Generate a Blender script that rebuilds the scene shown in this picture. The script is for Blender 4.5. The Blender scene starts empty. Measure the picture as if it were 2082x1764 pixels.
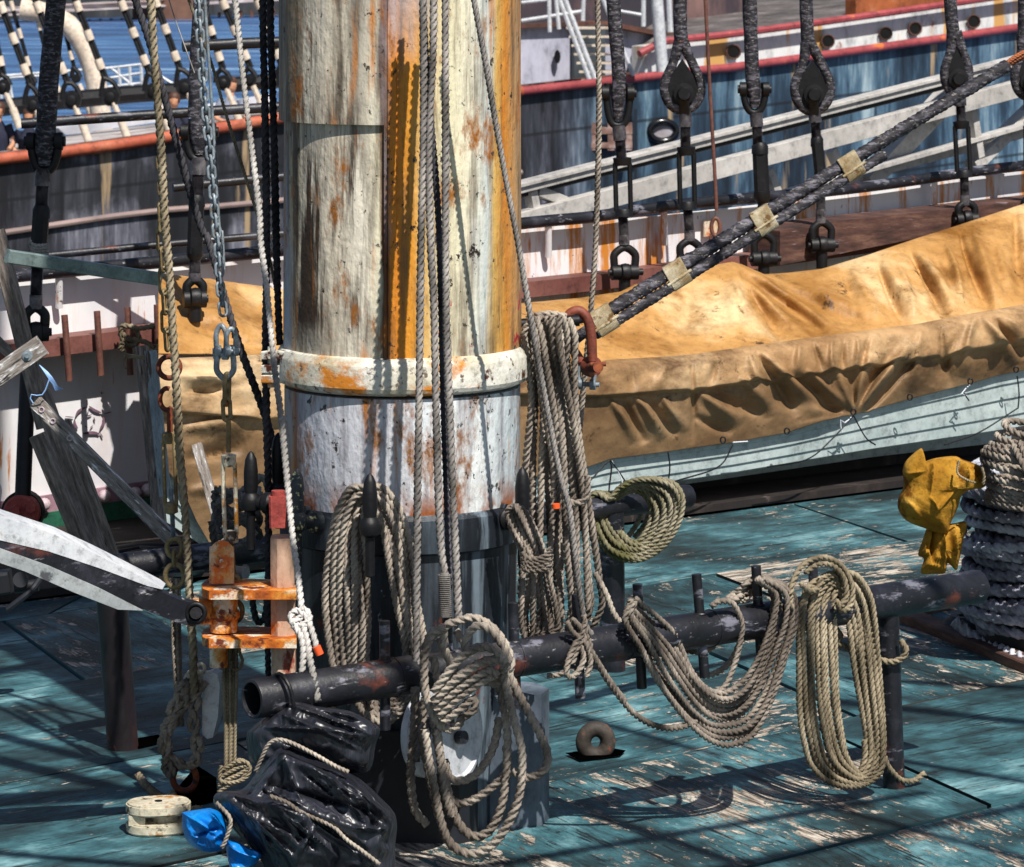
import bpy, math, random
import numpy as np
from mathutils import Vector, noise as mnoise
rnd = random.Random(7)
R = math.radians
# ---------------------------------------------------------------- camera, world, sun
F = 7100.0; H = 2.7; HZ = -90.0; CX = 1041.0        # focal length and horizon in units of a 2082x1764 picture
sc = bpy.context.scene
C = sc.collection
cam = bpy.data.cameras.new('camera'); co = bpy.data.objects.new('camera', cam); C.objects.link(co)
co.location = (0, 0, H); co.rotation_euler = (R(90), 0, 0)
cam.sensor_width = 36; cam.lens = 36*F/2082; cam.shift_y = -(882-HZ)/2082
cam.clip_start = .5; cam.clip_end = 6000
cam.dof.use_dof = True; cam.dof.focus_distance = 11.5; cam.dof.aperture_fstop = 15
sc.camera = co
sc.view_settings.view_transform = 'Standard'; sc.view_settings.look = 'None'
sc.view_settings.exposure = 0.34; sc.view_settings.gamma = 1
SUN = Vector((.31, -.66, 1.0)).normalized()          # towards the sun
w = bpy.data.worlds.new('World'); sc.world = w; w.use_nodes = True
nt = w.node_tree; bg = nt.nodes['Background']; sky = nt.nodes.new('ShaderNodeTexSky')
sky.sky_type = 'NISHITA'; sky.sun_disc = False
sky.sun_elevation = math.asin(SUN.z); sky.sun_rotation = math.atan2(SUN.x, SUN.y)
nt.links.new(sky.outputs[0], bg.inputs[0]); bg.inputs[1].default_value = .055
sl = bpy.data.lights.new('sun', 'SUN'); sl.energy = 5.0; sl.angle = R(.55); sl.color = (1, .95, .87)
so = bpy.data.objects.new('sun', sl); C.objects.link(so); so.rotation_euler = SUN.to_track_quat('Z', 'Y').to_euler()
sc.cycles.max_bounces = 6
# ---------------------------------------------------------------- placing: picture coordinates + a real distance -> a point
def P(x, y, Y): return ((x-CX)/F*Y, Y, H-(y-HZ)/F*Y)
def G(x, y, z=0.):
    Y = (H-z)*F/(y-HZ); return ((x-CX)/F*Y, Y, z)
def YL(c, x): return c/(1-.77*(x-CX)/F)              # distance of a line of the ship that lies at 38 degrees to the view
OFF = dict(A1=(0,0),A2=(0,800),A3=(0,1600),A4=(0,2323),B1=(950,0),B2=(950,1100),B3=(900,1700),B4=(800,2323),
           C1=(1900,0),C2=(2740,0),C3=(1850,900),C4=(2740,900),C5=(1850,1700),C6=(2740,1500),C7=(2740,2323),C8=(1850,2323))
def q(z, pts):                                        # detail-view coordinates -> picture coordinates
    ox, oy = OFF[z]; return [(ox/1.8444+p[0]*.2865, oy/1.8444+p[1]*.2865)+tuple(p[2:]) for p in pts]
def W(pts, Y):                                        # picture polyline -> world; Y number or function of (x, y)
    return [P(p[0], p[1], (p[2] if len(p) > 2 else (Y(p[0], p[1]) if callable(Y) else Y))) for p in pts]
# ---------------------------------------------------------------- mesh helpers
def sp(pts, ds):                                      # Catmull-Rom resampled at even spacing
    p = np.array(pts, float)
    if len(p) == 2:
        n = max(2, int(np.linalg.norm(p[1]-p[0])/ds)+1); t = np.linspace(0, 1, n)[:, None]; return p[0]+(p[1]-p[0])*t
    q_ = np.vstack([2*p[0]-p[1], p, 2*p[-1]-p[-2]]); out = []
    for i in range(len(p)-1):
        a, b, c, d = q_[i:i+4]; t = np.linspace(0, 1, 24, endpoint=False)[:, None]
        out.append(.5*(2*b+(c-a)*t+(2*a-5*b+4*c-d)*t*t+(3*b-a-3*c+d)*t**3))
    out = np.vstack(out+[p[-1:]]); s = np.r_[0, np.cumsum(np.linalg.norm(np.diff(out, axis=0), axis=1))]
    n = max(3, int(s[-1]/ds)+1); u = np.linspace(0, s[-1], n)
    return np.stack([np.interp(u, s, out[:, k]) for k in range(3)], 1)
def frames(p, closed=False):
    t = np.gradient(p, axis=0)
    if closed: t = np.roll(p, -1, 0)-np.roll(p, 1, 0)
    t /= np.linalg.norm(t, axis=1)[:, None]+1e-12
    n = np.zeros_like(p); a = np.array([0, -1., 0]) if abs(t[0][1]) < .9 else np.array([1., 0, 0])
    v = a-t[0]*a.dot(t[0]); v /= np.linalg.norm(v); n[0] = v
    for i in range(1, len(p)):
        v = v-t[i]*v.dot(t[i]); v /= np.linalg.norm(v)+1e-12; n[i] = v
    return t, n, np.cross(t, n)
class MB:
    def __init__(s): s.v = []; s.f = []; s.n = 0; s.soft = False
    def add(s, v, f):
        v = np.asarray(v, float); s.v.append(v); f = [tuple(i+s.n for i in q_) for q_ in f] if not isinstance(f, np.ndarray) else (f+s.n).tolist()
        s.f += f; s.n += len(v); return s
    def sweep(s, p, r, prof, tw=None, closed=False, caps=True):
        p = np.asarray(p, float); N = len(p); K = len(prof); t, n, b = frames(p, closed)
        r = np.broadcast_to(np.asarray(r, float), (N,)); tw = np.zeros(N) if tw is None else tw
        th = np.arange(K)*2*np.pi/K; a = th[None]+tw[:, None]; rr = r[:, None]*np.asarray(prof)[None]
        v = p[:, None]+rr[..., None]*(np.cos(a)[..., None]*n[:, None]+np.sin(a)[..., None]*b[:, None])
        i = np.arange(N if closed else N-1)[:, None]; k = np.arange(K)[None]; i2 = (i+1) % N; k2 = (k+1) % K
        f = np.stack([i*K+k, i*K+k2, i2*K+k2, i2*K+k], -1).reshape(-1, 4)
        s.add(v.reshape(-1, 3), f)
        if caps and not closed:
            b0 = s.n-N*K; s.f.append(tuple(b0+k for k in range(K))[::-1]); s.f.append(tuple(s.n-K+k for k in range(K)))
        return s
    def tube(s, pts, r, n=10, ds=.02, smooth=True, closed=False):
        p = sp(pts, ds) if smooth and len(pts) > 2 else np.array(pts, float)
        if np.ndim(r): r = np.interp(np.linspace(0, 1, len(p)), np.linspace(0, 1, len(r)), r)
        return s.sweep(p, r, np.ones(n), closed=closed)
    def rope(s, pts, r, lay=None, K=12):
        s.soft = True; lay = lay or r*5.6; p = sp(pts, lay/7.); d = np.r_[0, np.cumsum(np.linalg.norm(np.diff(p, axis=0), axis=1))]
        th = np.arange(K)*2*np.pi/K; prof = .50+.52*np.abs(np.cos(1.5*th))**.75
        rr = r*(1+.05*np.sin(d*9+rnd.random()*6))
        return s.sweep(p, rr, prof, tw=2*np.pi*d/lay+rnd.random()*6)
    def box(s, c, sz, rot=None):
        v = np.array([(x, y, z) for x in (-.5, .5) for y in (-.5, .5) for z in (-.5, .5)])*np.array(sz)
        if rot is not None: v = v@np.array(rot).T
        return s.add(v+np.array(c), [(0, 1, 3, 2), (4, 6, 7, 5), (0, 4, 5, 1), (2, 3, 7, 6), (0, 2, 6, 4), (1, 5, 7, 3)])
    def beam(s, a, b, wd, hd, up=(0, 0, 1), taper=1., bev=.12):  # box from a to b, wd across, hd along up, small chamfer
        a = np.array(a, float); b = np.array(b, float); t = b-a; t /= np.linalg.norm(t); u = np.array(up, float)
        u = u-t*u.dot(t); u /= np.linalg.norm(u); c = np.cross(t, u); m = bev*min(wd, hd); V = []
        for o, k in ((a, 1.), (b, taper)):
            W2, H2 = wd/2*k, hd/2*k
            for x, y in ((-W2+m, -H2), (W2-m, -H2), (W2, -H2+m), (W2, H2-m), (W2-m, H2), (-W2+m, H2), (-W2, H2-m), (-W2, -H2+m)):
                V.append(o+c*x+u*y)
        return s.add(V, [(i, (i+1) % 8, 8+(i+1) % 8, 8+i) for i in range(8)]+[tuple(range(8))[::-1], tuple(range(8, 16))])
    def cyl(s, a, b, r, n=16, r2=None): return s.sweep(np.array([a, b], float), [r, r if r2 is None else r2], np.ones(n))
    def lathe(s, c, prof, ax=(0, 0, 1), n=24):        # prof: (radius, height along ax)
        ax = np.array(ax, float); ax /= np.linalg.norm(ax); u = np.cross(ax, [0, 1, 0] if abs(ax[1]) < .9 else [1, 0, 0]); u /= np.linalg.norm(u); v = np.cross(ax, u)
        th = np.arange(n)*2*np.pi/n; V = []
        for r, h in prof: V += [np.array(c)+ax*h+(u*math.cos(a)+v*math.sin(a))*max(r, 1e-4) for a in th]
        return s.add(V, [(i*n+k, i*n+(k+1) % n, (i+1)*n+(k+1) % n, (i+1)*n+k) for i in range(len(prof)-1) for k in range(n)]+[tuple(range(n))[::-1], tuple((len(prof)-1)*n+k for k in range(n))])
    def ring(s, c, ra, rb, r, ax_u=(1, 0, 0), ax_v=(0, 0, 1), n=40, k=10, a0=0, a1=2*math.pi):
        u = np.array(ax_u, float); v = np.array(ax_v, float); full = abs(a1-a0) > 6.28
        t = np.linspace(a0, a1, n, endpoint=not full)
        return s.sweep(np.array(c)+np.outer(np.cos(t)*ra, u)+np.outer(np.sin(t)*rb, v), r, np.ones(k), closed=full)
    def link(s, a, b, wd, r, side=(1, 0, 0)):         # stadium-shaped link from a to b
        a = np.array(a, float); b = np.array(b, float); t = b-a; L = np.linalg.norm(t); t /= L; sd = np.array(side, float); sd -= t*sd.dot(t); sd /= np.linalg.norm(sd)
        p = []; h = max(L/2-wd/2, 0); m = (a+b)/2
        for th in np.linspace(-np.pi/2, np.pi/2, 9): p.append(m+t*h+t*math.cos(th)*wd/2+sd*math.sin(th)*wd/2)
        for th in np.linspace(np.pi/2, 1.5*np.pi, 9): p.append(m-t*h+t*math.cos(th)*wd/2+sd*math.sin(th)*wd/2)
        return s.sweep(np.array(p), r, np.ones(10), closed=True)
    def slab(s, pts, d):                              # closed polygon given as world points, given a thickness vector d
        n = len(pts); V = [np.array(p) for p in pts]+[np.array(p)+np.array(d) for p in pts]
        return s.add(V, [tuple(range(n))[::-1], tuple(range(n, 2*n))]+[(i, (i+1) % n, n+(i+1) % n, n+i) for i in range(n)])
    def wall(s, top, bot, c, th, nx=60, nz=6):        # upright wall along the ship's line c between two picture outlines
        x0, x1 = top[0][0], top[-1][0]; xs = np.linspace(x0, x1, nx); tx, ty = zip(*top); bx, by = zip(*bot); V = []
        for side in (0, 1):
            for j in range(nz):
                for x in xs:
                    Y = YL(c, x); k = j/(nz-1); a = P(x, np.interp(x, tx, ty), Y); b = P(x, np.interp(x, bx, by), Y)
                    V.append(np.array(a)*(1-k)+np.array(b)*k+np.array((-.61, .79, 0))*th*side)
        n = nx*nz; f = []
        for j in range(nz-1):
            for i in range(nx-1):
                a = j*nx+i; f += [(a, a+nx, a+nx+1, a+1), (n+a, n+a+1, n+a+nx+1, n+a+nx)]
        for i in range(nx-1):
            f += [(i, i+1, n+i+1, n+i), ((nz-1)*nx+i+1, (nz-1)*nx+i, n+(nz-1)*nx+i, n+(nz-1)*nx+i+1)]
        for j in range(nz-1):
            f += [(j*nx, n+j*nx, n+j*nx+nx, j*nx+nx), (j*nx+nx-1, j*nx+2*nx-1, n+j*nx+2*nx-1, n+j*nx+nx-1)]
        return s.add(V, f)
    def build(s, name, m, parent=None, ang=40, label=None, **kw):
        v = np.vstack(s.v)
        if parent is None: o0 = np.array([(v[:, 0].min()+v[:, 0].max())/2, (v[:, 1].min()+v[:, 1].max())/2, v[:, 2].min()])
        else: o0 = np.array(parent['_o'])
        v = v-o0; me = bpy.data.meshes.new(name); me.from_pydata(v.tolist(), [], s.f); me.update()
        me.polygons.foreach_set('use_smooth', [True]*len(me.polygons)); me.set_sharp_from_angle(angle=R(100 if s.soft else ang))
        me.materials.append(m); o = bpy.data.objects.new(name, me); C.objects.link(o)
        if parent is None: o.location = o0
        else: o.parent = parent
        o['_o'] = list(map(float, o0)); allobj.append(o)
        if label: o['label'] = label
        for k_, x in kw.items(): o[{'cat': 'category'}.get(k_, k_)] = x
        return o
allobj = []
def thing(name, label, cat, loc, group=None):
    o = bpy.data.objects.new(name, None); C.objects.link(o); o.location = loc; o.empty_display_size = .05
    o['label'] = label; o['category'] = cat; o['_o'] = list(map(float, loc)); allobj.append(o)
    if group: o['group'] = group
    return o
# ---------------------------------------------------------------- materials
def hx(h):
    if not isinstance(h, str): return tuple(h)+(1,)
    c = [int(h[i:i+2], 16)/255 for i in (1, 3, 5)]; return tuple(x/12.92 if x <= .04045 else ((x+.055)/1.055)**2.4 for x in c)+(1,)
class MT:
    def __init__(s, name, rough=.6, metal=0., spec=.5, coord='Object'):
        s.m = bpy.data.materials.new(name); s.m.use_nodes = True; s.t = s.m.node_tree; s.b = s.t.nodes['Principled BSDF']
        s.b.inputs['Roughness'].default_value = rough; s.b.inputs['Metallic'].default_value = metal; s.b.inputs['Specular IOR Level'].default_value = spec
        s.tc = s.t.nodes.new('ShaderNodeTexCoord').outputs[coord]; s.col = None
    def N(s, k): return s.t.nodes.new(k)
    def L(s, a, b): s.t.links.new(a, b)
    def vec(s, st=(1, 1, 1), rz=0., off=(0, 0, 0)):
        n = s.N('ShaderNodeMapping'); n.inputs['Scale'].default_value = st; n.inputs['Rotation'].default_value[2] = rz; n.inputs['Location'].default_value = off; s.L(s.tc, n.inputs[0]); return n.outputs[0]
    def noise(s, scale, st=(1, 1, 1), detail=6, rough=.6, off=(0, 0, 0), dist=0., rz=0.):
        n = s.N('ShaderNodeTexNoise'); s.L(s.vec(st, rz, off), n.inputs['Vector']); n.inputs['Scale'].default_value = scale; n.inputs['Detail'].default_value = detail; n.inputs['Roughness'].default_value = rough; n.inputs['Distortion'].default_value = dist; return n.outputs['Fac']
    def ramp(s, f, stops, mode='LINEAR'):
        n = s.N('ShaderNodeValToRGB'); s.L(f, n.inputs[0]); cr = n.color_ramp; cr.interpolation = mode
        while len(cr.elements) < len(stops): cr.elements.new(.5)
        for e, (p, c) in zip(cr.elements, stops): e.position = p; e.color = hx(c) if not isinstance(c, (int, float)) else (c, c, c, 1)
        return n.outputs[0]
    def math(s, op, a, b=0., c=None):
        n = s.N('ShaderNodeMath'); n.operation = op
        for i, x in enumerate((a, b)+((c,) if c is not None else ())):
            if hasattr(x, 'is_output'): s.L(x, n.inputs[i])
            else: n.inputs[i].default_value = x
        return n.outputs[0]
    def mix(s, f, a, b, mode='MIX'):
        n = s.N('ShaderNodeMix'); n.data_type = 'RGBA'; n.blend_type = mode
        for i, x in ((0, f), (6, a), (7, b)):
            if hasattr(x, 'is_output'): s.L(x, n.inputs[i])
            else: n.inputs[i].default_value = x if i == 0 else hx(x)
        return n.outputs[2]
    def xyz(s):
        n = s.N('ShaderNodeSeparateXYZ'); s.L(s.tc, n.inputs[0]); return n.outputs
    def patch(s, col, color, th, scale, st=(1, 1, 1), soft=.03, off=(0, 0, 0), rough=.65, dist=0., extra=None):   # lay patches of a colour over col
        f = s.ramp(s.noise(scale, st, 8, rough, off, dist), [(th-soft, 0.), (th+soft, 1.)])
        if extra is not None: f = s.math('MULTIPLY', f, extra)
        return s.mix(f, col, color), f
    def fin(s, col, bump=None, strength=.3, dist=.004):
        s.L(col, s.b.inputs['Base Color'])
        if bump is not None:
            n = s.N('ShaderNodeBump'); n.inputs['Strength'].default_value = strength; n.inputs['Distance'].default_value = dist; s.L(bump, n.inputs['Height']); s.L(n.outputs[0], s.b.inputs['Normal'])
        return s.m
def simple(name, stops, scale=8, st=(1, 1, 1), rough=.6, metal=0., spots=(), bump=.4, bs=60, bst=None, spec=.5, dist=.003):
    m = MT(name, rough, metal, spec); c = m.ramp(m.noise(scale, st), stops); c = m.mix(.85 if bump else 0., c, m.ramp(m.noise(scale*5.3, st, 8, .78, (9, 2, 5)), [(.34, .35), (.48, .85), (.60, 1.)]), 'MULTIPLY'); h = m.noise(bs, bst or st, 6)
    for i, (col, th, s_, st_) in enumerate(spots):
        c, f = m.patch(c, col, th, s_, st_, off=(i*3.1, 7*i, i)); h = m.math('SUBTRACT', h, m.math('MULTIPLY', f, .25))
    return m.fin(c, h, bump, dist)
def ropemat(name, dark, mid, lite):
    m = MT(name, .85, spec=.2); c = m.ramp(m.noise(7, (1, 1, .5), 5), [(.35, dark), (.5, mid), (.68, lite)])
    c, _ = m.patch(c, dark, .56, 3.2, (1, 1, .7), .07, (5, 1, 3), .7); c2 = m.ramp(m.noise(260, (1, 1, .4), 3), [(.3, .55), (.6, 1.)]); c = m.mix(.8, c, c2, 'MULTIPLY')
    return m.fin(c, m.noise(420, (1, 1, .35), 3), .6, .0015)
RP_TAN = ropemat('rope_tan', '#615850', '#9c9186', '#c2b8aa'); RP_GREY = ropemat('rope_grey', '#57534f', '#8a8582', '#b0aaa4')
RP_WHITE = ropemat('rope_white', '#85827e', '#b8b4b0', '#dcd8d4'); RP_DARK = ropemat('rope_dark', '#2c2c30', '#47464c', '#66636a')
RP_MOSS = ropemat('rope_moss', '#5c5a38', '#89826c', '#b0a892'); RP_YEL = ropemat('rope_gold', '#645a48', '#9a8d76', '#bdb098')
PIPE = simple('black_pipe', [(.3, '#0d0e13'), (.55, '#1b1c24'), (.75, '#42434e')], 5, (1, 1, 1), .45, 0, [('#6c6c78', .60, 6, (1, 1, 3)), ('#a8a6a8', .67, 16, (1, 1, 4)), ('#5c3026', .61, 3.4, (1, 1, 1)), ('#c9c2b4', .73, 60, (1, 1, 1))], .5)
BLACK = simple('black_iron', [(.3, '#08080b'), (.6, '#151519'), (.8, '#34333c')], 12, rough=.5, spec=.35, spots=[('#5a4438', .72, 25, (1, 1, 1))], bump=.4)
SPECK = simple('speckled_iron', [(.3, '#1b2226'), (.7, '#3c464c')], 12, rough=.5, spots=[('#d8cf96', .60, 55, (1, 1, 1))], bump=.5)
TAR = simple('tarred_serving', [(.35, '#121116'), (.52, '#2c2a32'), (.66, '#76737e')], 24, (1, 1, 3), .6, 0, [('#8a8680', .61, 60, (1, 1, 2))], 1., 90, (1, 1, 3), .35)
GALV = simple('galvanised', [(.3, '#5d666e'), (.6, '#9aa7b0'), (.8, '#cdd8de')], 20, rough=.5, metal=.3, spots=[('#7a6a52', .64, 22, (1, 1, 1))])
SCRW = simple('dark_screw_steel', [(.3, '#26242a'), (.5, '#5c585e'), (.75, '#a09c9e')], 14, rough=.4, metal=.4, spots=[('#1a181c', .58, 12, (1, 1, 1))])
BRONZE = simple('old_galvanised_brown', [(.3, '#5e4c30'), (.6, '#94825c'), (.8, '#b9ab88')], 14, rough=.55, metal=.2, spots=[('#8a4a20', .62, 22, (1, 1, 1))])
RUST = simple('rusty_iron', [(.3, '#3a1e16'), (.55, '#7c3a20'), (.8, '#b9641f')], 14, rough=.75, spots=[('#201a1a', .62, 20, (1, 1, 1)), ('#b8a882', .70, 26, (1, 1, 1))], bump=.7)
REDSH = simple('red_brown_iron', [(.3, '#5a2a20'), (.6, '#8a4530'), (.8, '#b07a48')], 16, rough=.6, spots=[('#2a1a18', .66, 30, (1, 1, 1))], bump=.5)
ORNG = simple('rusted_cream_paint', [(.3, '#d98a2c'), (.45, '#d6a468'), (.55, '#d8c2a8'), (.75, '#e2d6c6')], 7, (1, 1, 1), .6, 0, [('#c8621a', .55, 9, (1, 1, 1)), ('#4a2412', .62, 15, (1, 1, 1))], .9)
ORN2 = simple('orange_rusted_paint', [(.34, '#8a3c10'), (.48, '#c86a18'), (.56, '#dc9238'), (.68, '#e6d8c0')], 12, (1, 1, 1), .6, 0, [('#e0d4c0', .57, 11, (1, 1, 1)), ('#6a2a0e', .58, 17, (1, 1, 1)), ('#3a1a10', .66, 14, (1, 1, 1))], .8)
CREAM = simple('cream_post_paint', [(.3, '#b38a72'), (.55, '#cfae96'), (.8, '#dcc6b0')], 5, (1, 1, .5), .6, 0, [('#8a4030', .58, 13, (1, 1, .6)), ('#b8601c', .58, 7, (1, 1, .6))], .8)
REDP = simple('red_oxide_paint', [(.3, '#8a3430'), (.7, '#b5524a')], 20, rough=.6, spots=[('#2a1410', .68, 30, (1, 1, 1))], bump=.7)
PINB = simple('brown_pin_paint', [(.3, '#4d2c26'), (.7, '#7d5246')], 12, rough=.55)
SHELF = simple('red_brown_paint', [(.3, '#5e342e'), (.6, '#80524a'), (.8, '#9a6a60')], 3, rough=.6, spots=[('#3a2420', .68, 8, (1, 1, 1))], bump=.3)
GREEN = simple('green_waterway_paint', [(.3, '#1c4a3c'), (.6, '#2c6e54'), (.8, '#4a8a6a')], 5, rough=.5, spots=[('#6a3a24', .70, 12, (1, 1, 1))], bump=.5)
MAUVE = simple('mauve_stripe_paint', [(.3, '#8d6a78'), (.7, '#b08d9a')], 5, rough=.6, spots=[('#8a5040', .68, 12, (1, 1, 1))])
RIVET = simple('cream_rivet_paint', [(.3, '#b09aa4'), (.7, '#d8c8cc')], 20, rough=.5)
WOOD = simple('weathered_wood', [(.3, '#4c423c'), (.5, '#7c7068'), (.7, '#aca096')], 9, (7, 7, 1), .8, 0, [('#1c1614', .64, 10, (9, 9, .8)), ('#c8c0bc', .70, 26, (4, 4, 1))], .9, 40)
WOODW = simple('white_worn_wood', [(.3, '#5c524a'), (.5, '#8e8680'), (.7, '#b8b2ac')], 9, (6, 6, 1), .7, 0, [('#e8e8ec', .60, 11, (5, 5, .9)), ('#2a2420', .62, 12, (7, 7, .6))], .9, 40)
BROWNW = simple('brown_timber', [(.3, '#2e1d18'), (.5, '#553830'), (.75, '#82604e')], 5, (1, 1, 6), .75, 0, [('#8c7c84', .66, 4, (1, 1, 8))], .6)
DARKW = simple('dark_waterway_wood', [(.3, '#0f0a0a'), (.55, '#211816'), (.8, '#4e423e')], 3, (1.6, 1.6, 1), .8, 0, [('#5a504c', .68, 5, (2, 2, 1))], .6)
WHITE = simple('white_worn_paint', [(.3, '#b8bcc4'), (.6, '#d6d9de'), (.8, '#eceef0')], 5, rough=.45, spots=[('#8a6a40', .68, 9, (1, 1, .5))], bump=.3)
WHITB = simple('white_block_paint', [(.3, '#b7ad94'), (.55, '#d6cfba'), (.8, '#eee9dc')], 10, rough=.5, spots=[('#a8702c', .56, 10, (1, 1, 1)), ('#46362a', .60, 18, (1, 1, 1))], bump=.5)
BOATW = simple('boat_paint', [(.3, '#98a6a6'), (.6, '#b2bebe'), (.8, '#c6d0d0')], 3, rough=.5, spots=[('#3c4446', .74, 20, (1, 1, 1))], bump=.2)
GREYB = simple('grey_blue_paint', [(.3, '#3a4350'), (.55, '#5a6674'), (.8, '#8492a0')], 5, (1, 1, .6), .6, 0, [('#20242c', .66, 8, (1, 1, .4)), ('#b08a5c', .74, 10, (1, 1, 1))], .5)
DARKB = simple('black_wrapped_cloth', [(.3, '#0c0d12'), (.6, '#191c24'), (.85, '#343c48')], 4, (1, 1, .4), .55, bump=.5, bs=14)
ALU = simple('aluminium', [(.3, '#aaa6a2'), (.6, '#c6c2be'), (.8, '#dcdad6')], 2, rough=.5, metal=0, bump=.1)
STEEL = simple('galvanised_bar', [(.3, '#6c7c7c'), (.6, '#92a4a2'), (.8, '#b4c4c2')], 6, rough=.4, metal=.4)
SEIZ = simple('white_seizing', [(.3, '#80622e'), (.5, '#a89878'), (.75, '#d0c8b2')], 22, (1, 1, 1), .6, 0, [('#6a4a1c', .60, 26, (1, 1, 1))], 1., 200, (.3, .3, 3))
WIRE = simple('rusty_wire', [(.3, '#5a2a12'), (.7, '#b8642a')], 30, rough=.6)
DONUT = simple('rubber_fender', [(.3, '#1c1e24'), (.7, '#3c4048')], 20, rough=.6)
YEL = simple('yellow_canvas', [(.3, '#8a5f18'), (.5, '#ab7c26'), (.7, '#c89c44')], 7, rough=.9, spots=[('#6e440c', .58, 6, (1, 1, 1))], bump=.8, bs=26, spec=.2, dist=.01)
BLUE = simple('blue_plastic', [(.3, '#005cb4'), (.6, '#0a86e0'), (.8, '#2aa4f4')], 10, rough=.35, bump=.5, bs=30)
HAW = simple('hawser_dark', [(.3, '#50505c'), (.5, '#8a8a98'), (.7, '#bcbcc8')], 9, rough=.7, spots=[('#9c98a4', .68, 20, (1, 1, 1))], bump=.8, bs=90)
HAWG = simple('hawser_grey', [(.3, '#8a8c98'), (.5, '#b8bac6'), (.7, '#dcdee6')], 9, rough=.8, bump=.8, bs=120)
SKIN = simple('skin', [(.3, '#b07a5c'), (.7, '#cf9a7c')], 20, rough=.6, bump=0); HAIR = simple('hair', [(.3, '#3a2016'), (.7, '#5a3826')], 30, rough=.6)
SHG = simple('grey_shirt', [(.3, '#7c8496'), (.7, '#99a0b2')], 10, rough=.9); SHN = simple('navy_shirt', [(.3, '#14182c'), (.7, '#262c44')], 10, rough=.9)
RAILO = simple('orange_rail_paint', [(.3, '#9c4430'), (.6, '#b86448'), (.8, '#c88a6c')], 1.2, rough=.5, bump=.1, spots=[('#7a3a2c', .7, 3, (1, 1, 1))]); RAILR = simple('red_rail_paint', [(.3, '#8a3a3c'), (.6, '#a84c50'), (.8, '#c07478')], 1.2, rough=.5, bump=.1, spots=[('#c86a30', .62, 1.2, (1, 1, 1))])
BRK2 = simple('ship_deck_brown', [(.3, '#3a2620'), (.6, '#6a4438'), (.8, '#8f6a58')], 1.2, rough=.8, bump=.2)
PIERD = simple('pier_dark', [(.3, '#0e1116'), (.6, '#262a30'), (.85, '#5a544c')], .5, (1, 1, .3), .9, bump=0, bs=1); PIERW = simple('pier_stone', [(.3, '#9a8c8c'), (.6, '#c8bcbc'), (.8, '#e8e2e2')], .3, rough=.9, bump=0, bs=1); PIERB = simple('pier_brick', [(.3, '#50342c'), (.7, '#7e5c4a')], .4, rough=.9, bump=0, bs=1)
DECKG = simple('weathered_ship_deck', [(.3, '#2c2826'), (.55, '#6a6260'), (.8, '#9c9490')], 1.6, (1, 1, 5), .8, bump=.3, bs=3)
PORT = simple('porthole_dark', [(.3, '#06070a'), (.7, '#14161c')], 5, rough=.2, bump=0)
# --- teal painted plywood (UV: u along the grain, metres)
def deckmat():
    m = MT('teal_plywood', .6, coord='UV'); g = m.noise(1.6, (1, 1.5, 1), 9, .66)
    c = m.ramp(g, [(.36, '#0d2328'), (.46, '#24454c'), (.55, '#40707a'), (.66, '#86b2b8')])
    c = m.mix(.75, c, m.ramp(m.noise(6, (.5, 3.2, 1), 10, .76, (4, 2, 0), .2), [(.38, .25), (.47, .8), (.56, 1.)]), 'MULTIPLY')
    wood = m.ramp(m.noise(10, (.4, 4.5, 1), 9, .75), [(.40, '#4c423c'), (.48, '#95887a'), (.58, '#d8cec0')])
    wa = m.N('ShaderNodeAttribute'); wa.attribute_name = 'wear'; big = m.noise(.7, (1, 1.3, 1), 4, .55, (3.3, 1.7, 0)); k0 = m.math('ADD', m.math('MULTIPLY', m.math('SUBTRACT', big, .5), .5), wa.outputs['Fac'])
    f = m.ramp(m.math('ADD', m.noise(6.5, (.6, 1.5, 1), 12, .78, (1, 1, 0), .25), k0), [(.588, 0.), (.596, 1.)])
    f2 = m.ramp(m.math('ADD', m.noise(19, (.6, 1.1, 1), 10, .74, (5, 1, 0), .1), m.math('MULTIPLY', k0, .8)), [(.622, 0.), (.632, 1.)])
    f = m.math('MAXIMUM', f, f2); c = m.mix(f, c, wood)
    cr = m.ramp(m.noise(8, (.25, 3.4, 1), 9, .74, (9, 3, 0), .2), [(.405, 1.), (.418, 0.)]); c = m.mix(m.math('MULTIPLY', cr, .9), c, '#0a0e10')
    c, _ = m.patch(c, '#0c1a1e', .64, 2.6, (1, 1.6, 1), .03, (14, 5, 0), .75)
    c = m.mix(.8, c, m.ramp(m.noise(40, (.6, 1.8, 1), 8, .8, (3, 9, 0)), [(.36, .5), (.5, .92), (.6, 1.)]), 'MULTIPLY')
    h = m.math('SUBTRACT', m.math('SUBTRACT', m.noise(12, (.4, 6, 1), 9, .7), m.math('MULTIPLY', f, .8)), m.math('MULTIPLY', cr, 1.2))
    return m.fin(c, h, .8, .008)
DECK = deckmat()
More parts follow.
